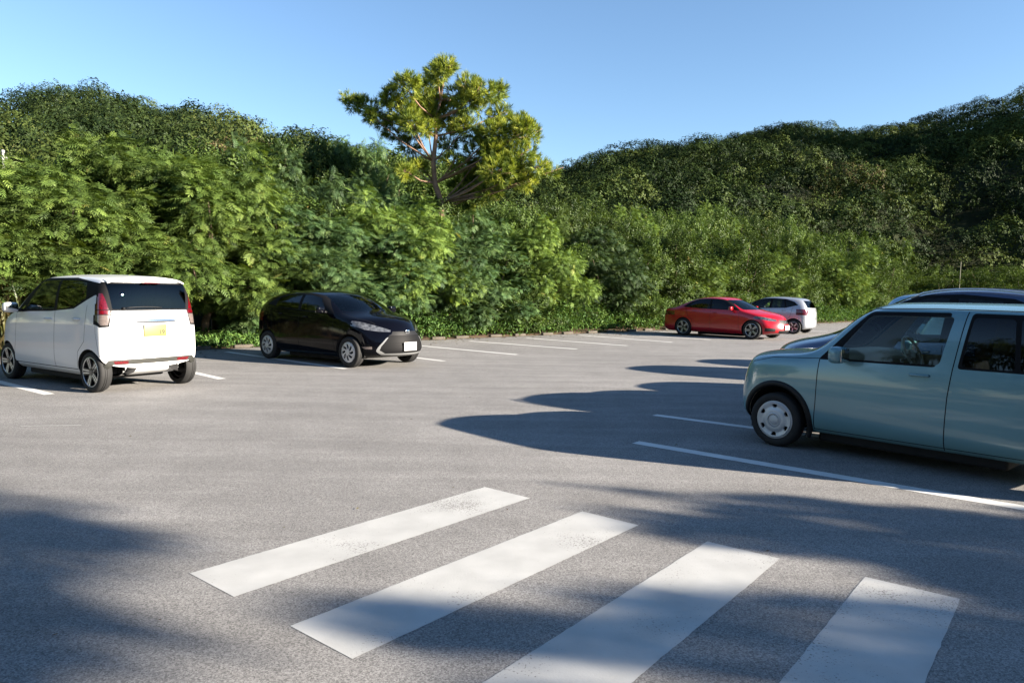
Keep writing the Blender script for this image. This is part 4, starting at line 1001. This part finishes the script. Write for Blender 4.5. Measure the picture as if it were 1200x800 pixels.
# pine
def pine_build():
    X0, Y0 = az_on_edge(px(516), 3.2); s_ = Y0/857; root = empty('pine_tree', (X0, Y0, 0), 0, 1, label='tall sparse pine with yellow-green needle tufts rising above the hedge', cat='tree')
    P3 = lambda x, y, dy=0: Vector(((x-516)*s_, dy, 1.55+elv(516, y)*Y0))
    rg = random.Random(5)
    tr = [Vector((0,0,-.05)), Vector((.05,.1,2.0)), P3(516,238), P3(508,215), P3(506,190), P3(509,160), P3(508,140), P3(514,118), P3(518,92)]
    bm = bmesh.new(); tube(bm, tr, [.14,.13,.11,.10,.085,.07,.055,.035,.02], 10)
    cl = [(518,78,.30,8),(512,92,.38,7),(522,88,.40,8),(530,104,.4,7),(498,97,.5,7),(545,98,.45,7),(478,112,.5,6),(462,120,.45,5),(430,124,.38,5),(411,120,.32,5),(436,138,.35,4),(455,145,.5,4),(470,135,.5,4),(500,125,.75,6),(520,128,.7,6),(575,104,.42,6),(560,112,.5,6),(545,122,.5,6),(582,126,.42,5),
          (540,150,.5,4),(590,148,.6,3),(607,158,.5,3),(618,156,.38,3),(575,160,.6,3),(560,178,.7,2),(585,182,.7,2),(606,185,.6,2),(560,202,.65,2),(582,205,.65,2),(602,204,.5,2),(625,198,.42,2),(641,200,.32,2),(540,215,.5,2),(530,190,.4,3),(520,165,.35,4),(485,150,.45,4),(500,150,.4,4),(475,165,.4,3),(545,228,.5,2),(570,222,.5,2),(612,216,.4,2),(488,198,.35,3),(478,205,.3,3)]
    blobs = []
    for (x, y, r_, k) in cl:
        dy = rg.uniform(-1.3, 1.3)*(1 if r_ > .4 else .7); c = P3(x, y, dy); blobs.append((tuple(c), (r_*.92, r_*.92, r_*.70)))
        a = tr[k if k < len(tr) else -1]; b_ = a.lerp(c, .5) + Vector((0,0,-.12)); tube(bm, [a, b_, c, c + (c-b_)*.25], [.036,.027,.016,.006], 6)
        for q in range(4):
            e = c + Vector((rg.uniform(-1,1), rg.uniform(-1,1), rg.uniform(-.2,.8)))*r_*.85; tube(bm, [b_.lerp(c,.8), e], [.014,.006], 5)
    tm = bm_obj('trunk', bm, M['pinebark'], root)
    cm = crown_mesh('crown', 77, blobs, 3000, 'needle', LM['needle'], size=1.0, lo=.25, deep_=None) if False else None
    for c, r_ in list(blobs):
        for q in range(1):
            blobs.append(((c[0]+rg.uniform(-.8,.8)*r_[0]*1.3, c[1]+rg.uniform(-1,1)*.6, c[2]+rg.uniform(-.5,.6)*r_[2]), (r_[0]*.6, r_[1]*.6, r_[2]*.6)))
    rng = np.random.default_rng(77); P, D = sample_blobs(rng, blobs, 5600, lo=.6, hi=1.05, deep=.2); m = len(P)
    d = nrm(D*.9 + [0,0,.55] + rng.normal(size=(m,3))*.3); V, F_ = inst(ND[0], ND[1], P, frames(d, np.tile([0.,.3,1.], (m,1))+rng.normal(size=(m,3))*.3), rng.uniform(.8,1.2,m))
    me = from_np('crown', V, F_, 4, LM['needle'], var=np.clip(np.repeat(rng.random(m), len(ND[1])), 0, 1)); link('crown', me, root)
    return root
PINE = pine_build()

# undergrowth strip along the lot edge
def leaf_strip(name, seed, n, t0, t1, o0, o1, hfun, mat, size, label=None, base='leaf'):
    rng = np.random.default_rng(seed); t = rng.uniform(t0, t1, n); o = o0 + (o1-o0)*rng.random(n)**.8
    hmax = hfun(t, o); z = hmax*rng.random(n)**.55
    P = np.stack([E0.x+ED.x*t+EN.x*o, E0.y+ED.y*t+EN.y*o, z], 1); k = 5; Pk = np.repeat(P, k, 0) + rng.normal(size=(n*k,3))*.06; Pk[:,2] = np.abs(Pk[:,2])+.015
    d = nrm(rng.normal(size=(n*k,3)) + [.25,-.5,.35]); bv, bf = LF
    V, F_ = inst(bv, bf, Pk, frames(d, np.tile([0.,0.,1.], (n*k,1))+rng.normal(size=(n*k,3))*.3), size*rng.uniform(.7,1.3,n*k)); V[:,2] = np.maximum(V[:,2], .016)
    me = from_np(name, V, F_, 4, mat, var=np.repeat(np.clip(np.repeat(rng.random(n)*.6,k)+rng.random(n*k)*.4,0,1), len(bf)))
    return tag(link(name, me), kind='stuff')
def hf(t, o): 
    b = .5+.35*np.sin(t*1.3)*np.sin(t*.47+1)+.25*np.sin(t*3.1+o*2)
    return np.clip((.35+.75*np.clip(o/1.0,0,1.3))*(.75+.5*b)*np.where(t < -3.0, .22, 1.), .10, 1.7)
leaf_strip('undergrowth', 5, 15000, -14, 44, -.12, 2.2, hf, LM['weed'], .95)

# hills
def interp(xs, ys): xs = np.array(xs, float); ys = np.array(ys, float); return lambda x: np.interp(x, xs, ys)
RY = interp([-900,-300,-100,0,40,80,150,200,250,330,400,460,520,580,610,640,700,760,800,860,900,930,970,1030,1060,1130,1170,1200,1300,1500,1900,2400], [140,110,98,97,94,90,106,118,128,140,150,160,172,198,208,200,176,163,164,154,142,135,143,138,120,100,94,80,44,-110,-330,-420])
RD = interp([-900,-200,100,300,480,560,640,760,900,1030,1200,1300,1500,1900,2400], [80,85,95,105,115,150,165,165,160,150,130,108,88,80,72])
YF = interp([1060,1300,1500,1900,2400], [66,64,62,56,50])
def edgeY(m): 
    t = (m*E0.y-E0.x)/(ED.x-m*ED.y) if m < 1.0 else 60
    return min(max(E0.y+ED.y*t, 12), 62) if m < 1.0 else 62
def hill_z(x, Y):
    m = px(x); yh = 332+.0145*x; Yr = float(RD(x)); Yf = min(edgeY(m)+9, Yr-25)
    if 1060 < x: Yf = float(YF(x))
    tree = 7.0; zr = 1.55+elv(x, float(RY(x)))*Yr - tree
    s_ = (Y-Yf)/(Yr-Yf)
    if s_ <= 0: return -.02
    X = m*Y
    bumps = 2.6*math.sin(X*.085+1.3+Y*.02)*math.sin(Y*.05+.6+X*.02) + 1.3*math.sin(X*.19+Y*.11)
    if s_ <= 1: z = zr*(s_**.92) + bumps*min(1, s_*3)*(1-s_)**.5
    else: z = zr*max(0, 1-(s_-1)*.75)
    # a shoulder of the right hill running toward the car park
    if x > 800:
        c = (x-1150)/150; z += 5.5*math.exp(-((x-1170)/170)**2)*math.exp(-((Y-84)/13)**2)
    return z
def hills():
    bm = bmesh.new(); XS = list(range(-900, 2401, 30)); nY = 44; G = []
    for x in XS:
        G.append([bm.verts.new((px(x)*Y, Y, hill_z(x, Y)-.02)) for Y in [14+ (280-14)*(k/(nY-1))**1.3 for k in range(nY)]])
    for a, b in zip(G, G[1:]):
        for k in range(nY-1): bm.faces.new((a[k], b[k], b[k+1], a[k+1]))
    return tag(bm_obj('hill', bm, pbr('forest_floor', (.018,.022,.010), 1, vary=.4, vscale=.5, spec=.1), smooth=True), kind='structure')
hills()
def forest(name, seed, xr, mat, near=False):
    rng = np.random.default_rng(seed); pts = []
    Y = 20.
    while Y < 175:
        st = 3.6 + Y*.020; X = px(xr[0])*Y
        while X < px(xr[1])*Y:
            xx = X + rng.uniform(-.45,.45)*st; yy = Y + rng.uniform(-.45,.45)*st; x = 600+857*xx/yy
            Yr = float(RD(x)); m = xx/yy; Yf = min(edgeY(m)+9, Yr-25)
            if x > 1060: Yf = float(YF(x))-1
            if yy > Yf+1 and yy < Yr+5:
                r_ = st*rng.uniform(.5,.95); pts.append((xx, yy, hill_z(x, yy), r_, rng.uniform(1.0,3.6), Yr-yy))
            X += st*.88
        Y += st*.72
    Vs = []; Fs = []; vr = []; off = 0
    for (x, y, z, r_, hh, back) in pts:
        n = int(np.clip(230*(r_/4)**1.3*(1.6 if y < 60 else 1), 130, 460)); size = .66 if y > 90 else (.58 if y > 55 else .5); n = int(n*1.9)
        if abs(x/y) > .80: n = 45; size = 1.9
        nb = 6; blobs = [((0,0,2.2+hh*.3),(r_*.62,r_*.62,1.2+hh*.5))]
        for j in range(nb):
            a = j*1.05+rng.uniform(-.3,.3); q = rng.uniform(.45,.75)*r_; blobs.append(((q*math.cos(a), q*math.sin(a), 2.0+hh*rng.uniform(.1,.75)), (r_*rng.uniform(.30,.46),)*2 + (r_*rng.uniform(.24,.36),)))
        P, D = sample_blobs(rng, blobs, n, lo=.9, hi=1.06, zmin=-1, updown=.5, deep=.8)
        d = nrm(D + rng.normal(size=(n,3))*.22); V, F_ = inst(CD[0], CD[1], P, frames(nrm(np.cross(d, rng.normal(size=(n,3)))), d), size*rng.uniform(.7,1.3,n))
        Vs.append(V+[x,y,z]); Fs.append(F_+off); off += len(V); t = rng.random(); t = .999 if t > .985 else t**1.2*.85
        vr.append(np.clip(t + rng.normal(size=len(F_))*.13, 0, 1 if t > .98 else .93))
        # dense core so the crown is not see-through
    V = np.concatenate(Vs); F_ = np.concatenate(Fs); vr = np.concatenate(vr); print('forest', name, len(pts), len(F_))
    return tag(link(name, from_np(name, V, F_, 4, mat, var=vr)), kind='stuff')
forest('forest', 21, (-260, 600), LM['hillleft']); forest('forest', 22, (600, 2100), LM['hill'])

# reed grass at the far left behind the white car
def reeds():
    rng = np.random.default_rng(9); n = 2600; m = rng.uniform(px(-60), px(42), n); X = []; 
    P = np.array([(*az_on_edge(a, b), .02) for a, b in zip(m, rng.uniform(.1,1.5,n))])
    h = rng.uniform(.7,1.9,n); d = nrm(rng.normal(size=(n,3))*.22+[0,0,1]); bv = np.array([(0,-.012,0),(0,.012,0),(.5,.014,.02),(.5,-.014,.02),(.85,.010,.14),(.85,-.010,.14),(1,.002,.25),(1,-.002,.25)]); bf = np.array([(0,1,2,3),(3,2,4,5),(5,4,6,7)])
    V, F_ = inst(bv, bf, P, frames(d, rng.normal(size=(n,3))), h)
    return tag(link('reed_grass', from_np('reed_grass', V, F_, 4, LM['reed'], var=np.repeat(rng.random(n),3))), kind='stuff')
reeds()

# trees past the right edge of the view that shade the foreground
def sun_pt(p_, X): return (X, (p_-.333*X)/.943, 0)
c = copy_tree(PINE); c.location = sun_pt(5.0, 15.5); c.rotation_euler.z = 1.25; c.scale = (.42,.42,.50); c['label'] = 'sparse young pine beyond the right end of the near bays'
c = copy_tree(PINE); c.location = sun_pt(3.0, 17.5); c.rotation_euler.z = 4.3; c.scale = (.50,.50,.62); c['label'] = 'second sparse young pine beyond the near bays, nearer the crossing'
def shade_tree(seed, loc, z0, z1, spread, n):
    rg = np.random.default_rng(seed); blobs = []
    for j in range(16):
        a = j*2.4; q = spread*math.sqrt((j+.5)/16); blobs.append(((q*math.cos(a), q*math.sin(a), rg.uniform(z0+.6, z1-.6)), (rg.uniform(.7,1.1), rg.uniform(.7,1.1), rg.uniform(.5,.8))))
    root = empty('shade_tree', loc, 0, 1, cat='tree'); cm = crown_mesh('crown', seed, blobs, n, 'leaf', LM['broad'], size=1.6, per=5, lo=.4); link('crown', cm, root)
    bm = bmesh.new(); rr = random.Random(seed); limbs(bm, blobs[::2], r=.16, rng=rr, trunkh=z0-.8); bm_obj('trunk', bm, M['bark'], root); return root
s1 = shade_tree(3, sun_pt(.55, 18), 6.2, 9.2, 2.5, 4500); s1['label'] = 'tall spreading tree beside the car park, shading the near left ground'
s2 = copy_tree(s1); s2.location = sun_pt(-3.6, 19); s2.rotation_euler.z = 2; s2['label'] = 'second tall spreading tree, further behind the crossing'
for (p_, X, vi, sx, sz) in [(5.6,15.5,0,.52,.93),(4.2,16,1,.42,.90),(2.9,16,2,.30,.86)]:
    plant_tree('leafy', vi, sun_pt(p_, X), sx, sz, 'slim leafy tree just past the right end of the near bays', group='slim trees past the near bays')
k = 0
for (X, Y) in [(-6,-11),(-10,-10.5),(-14,-9.5),(-18,-8),(-22,-6),(-2,-11.5),(2,-12),(6,-12.5),(10,-13.5),(14,-14.5),(18,-16),(23,-18)]:  # unseen belt added behind the camera to block low sky and darken shaded sides
    plant_tree('leafy', k % 3, (X+random.uniform(-.5,.5), Y, 0), 2.0, 2.1, 'unseen tall leafy tree added behind the camera to cut the sky fill', group='unseen trees added behind the camera to cut the sky fill'); k += 1
for tt in (-14.5,-17,-19.5,-22,-24.5,-27,-29.5,-32):
    x, y = edge(tt, 1.8+random.uniform(-.3,.5)); plant_tree('feather', k % 3, (x, y, 0), 1.25, 1.2, 'feathery hedge tree left of the dry reed grass', group='hedge trees left of the reed grass'); k += 1

# thin poles
bm = bmesh.new(); Y = 56; tube(bm, [(0,0,0),(.05,0,4.25)], [.032,.028], 8); po = bm_obj('thin_pole', bm, pbr('weathered_wood', (.13,.125,.09), .85)); po.location = (px(1121)*Y, Y, 0)
tag(po, 'thin pale pole standing in the bushes beyond the parked wagon', 'pole')
Y = 21.5; zt = 1.55+elv(9, 176)*Y; bm = bmesh.new(); tube(bm, [(0,0,0),(0,0,zt)], .035, 8); box(bm, (0,0,zt-.22), (.26,.05,.06)); box(bm, (0,0,zt-.05), (.06,.08,.10))
pp = bm_obj('utility_pole', bm, pbr('pole_white', (.30,.30,.29), .6)); pp.location = (px(9)*Y, Y, 0); tag(pp, 'white pole with a short crossbar showing over the trees at far left', 'pole')

# wheel stops at the ends of the far bays
bm = bmesh.new(); box(bm, (0,0,.045), (.50,.13,.09), bev=.025); ws = bm_obj('wheel_stop', bm, pbr('worn_concrete', (.07,.06,.048), .95, bump=.8, bscale=60, vary=.2, vscale=12))
tag(ws, 'low worn concrete wheel stop at the hedge end of a bay', 'wheel stop', 'concrete wheel stops along the hedge')
k = 0
for i in range(-5, 7):
    for q in (-.53, .53):
        o = ws if k == 0 else ws.copy()
        if k: COL.objects.link(o)
        k += 1; x, y = edge(1.2+2.4*i+q+random.uniform(-.06,.06), -.10+random.uniform(-.05,.08)); o.location = (x, y, 0); o.rotation_euler.z = math.atan2(.675,.737)+random.uniform(-.03,.03)

# fallen leaves on the asphalt
def litter():
    rng = np.random.default_rng(31); n = 420; t_ = rng.uniform(-13, 34, n); o = -np.abs(rng.normal(size=n))*.7+.05
    P = np.stack([E0.x+ED.x*t_+EN.x*o, E0.y+ED.y*t_+EN.y*o, np.full(n,.012)], 1)
    q = np.stack([rng.uniform(-7,7,60), rng.uniform(2.6,12,60), np.full(60,.010)], 1); P = np.concatenate([P, q]); n = len(P)
    sc_ = np.concatenate([rng.uniform(.4,.9,n-60), rng.uniform(.15,.32,60)])
    d = nrm(rng.normal(size=(n,3))*[1,1,.08]); V, F_ = inst(LF[0], LF[1], P, frames(d, np.tile([0.,0.,1.],(n,1))+rng.normal(size=(n,3))*.25), sc_); V[:,2] = np.maximum(V[:,2], .006)
    return tag(link('fallen_leaves', from_np('fallen_leaves', V, F_, 4, leafmat('dry_leaf', [(0,(.05,.03,.018)),(.5,(.11,.065,.03)),(1,(.12,.11,.04))], .1, .02), var=np.repeat(rng.random(n),2))), kind='stuff')
litter()
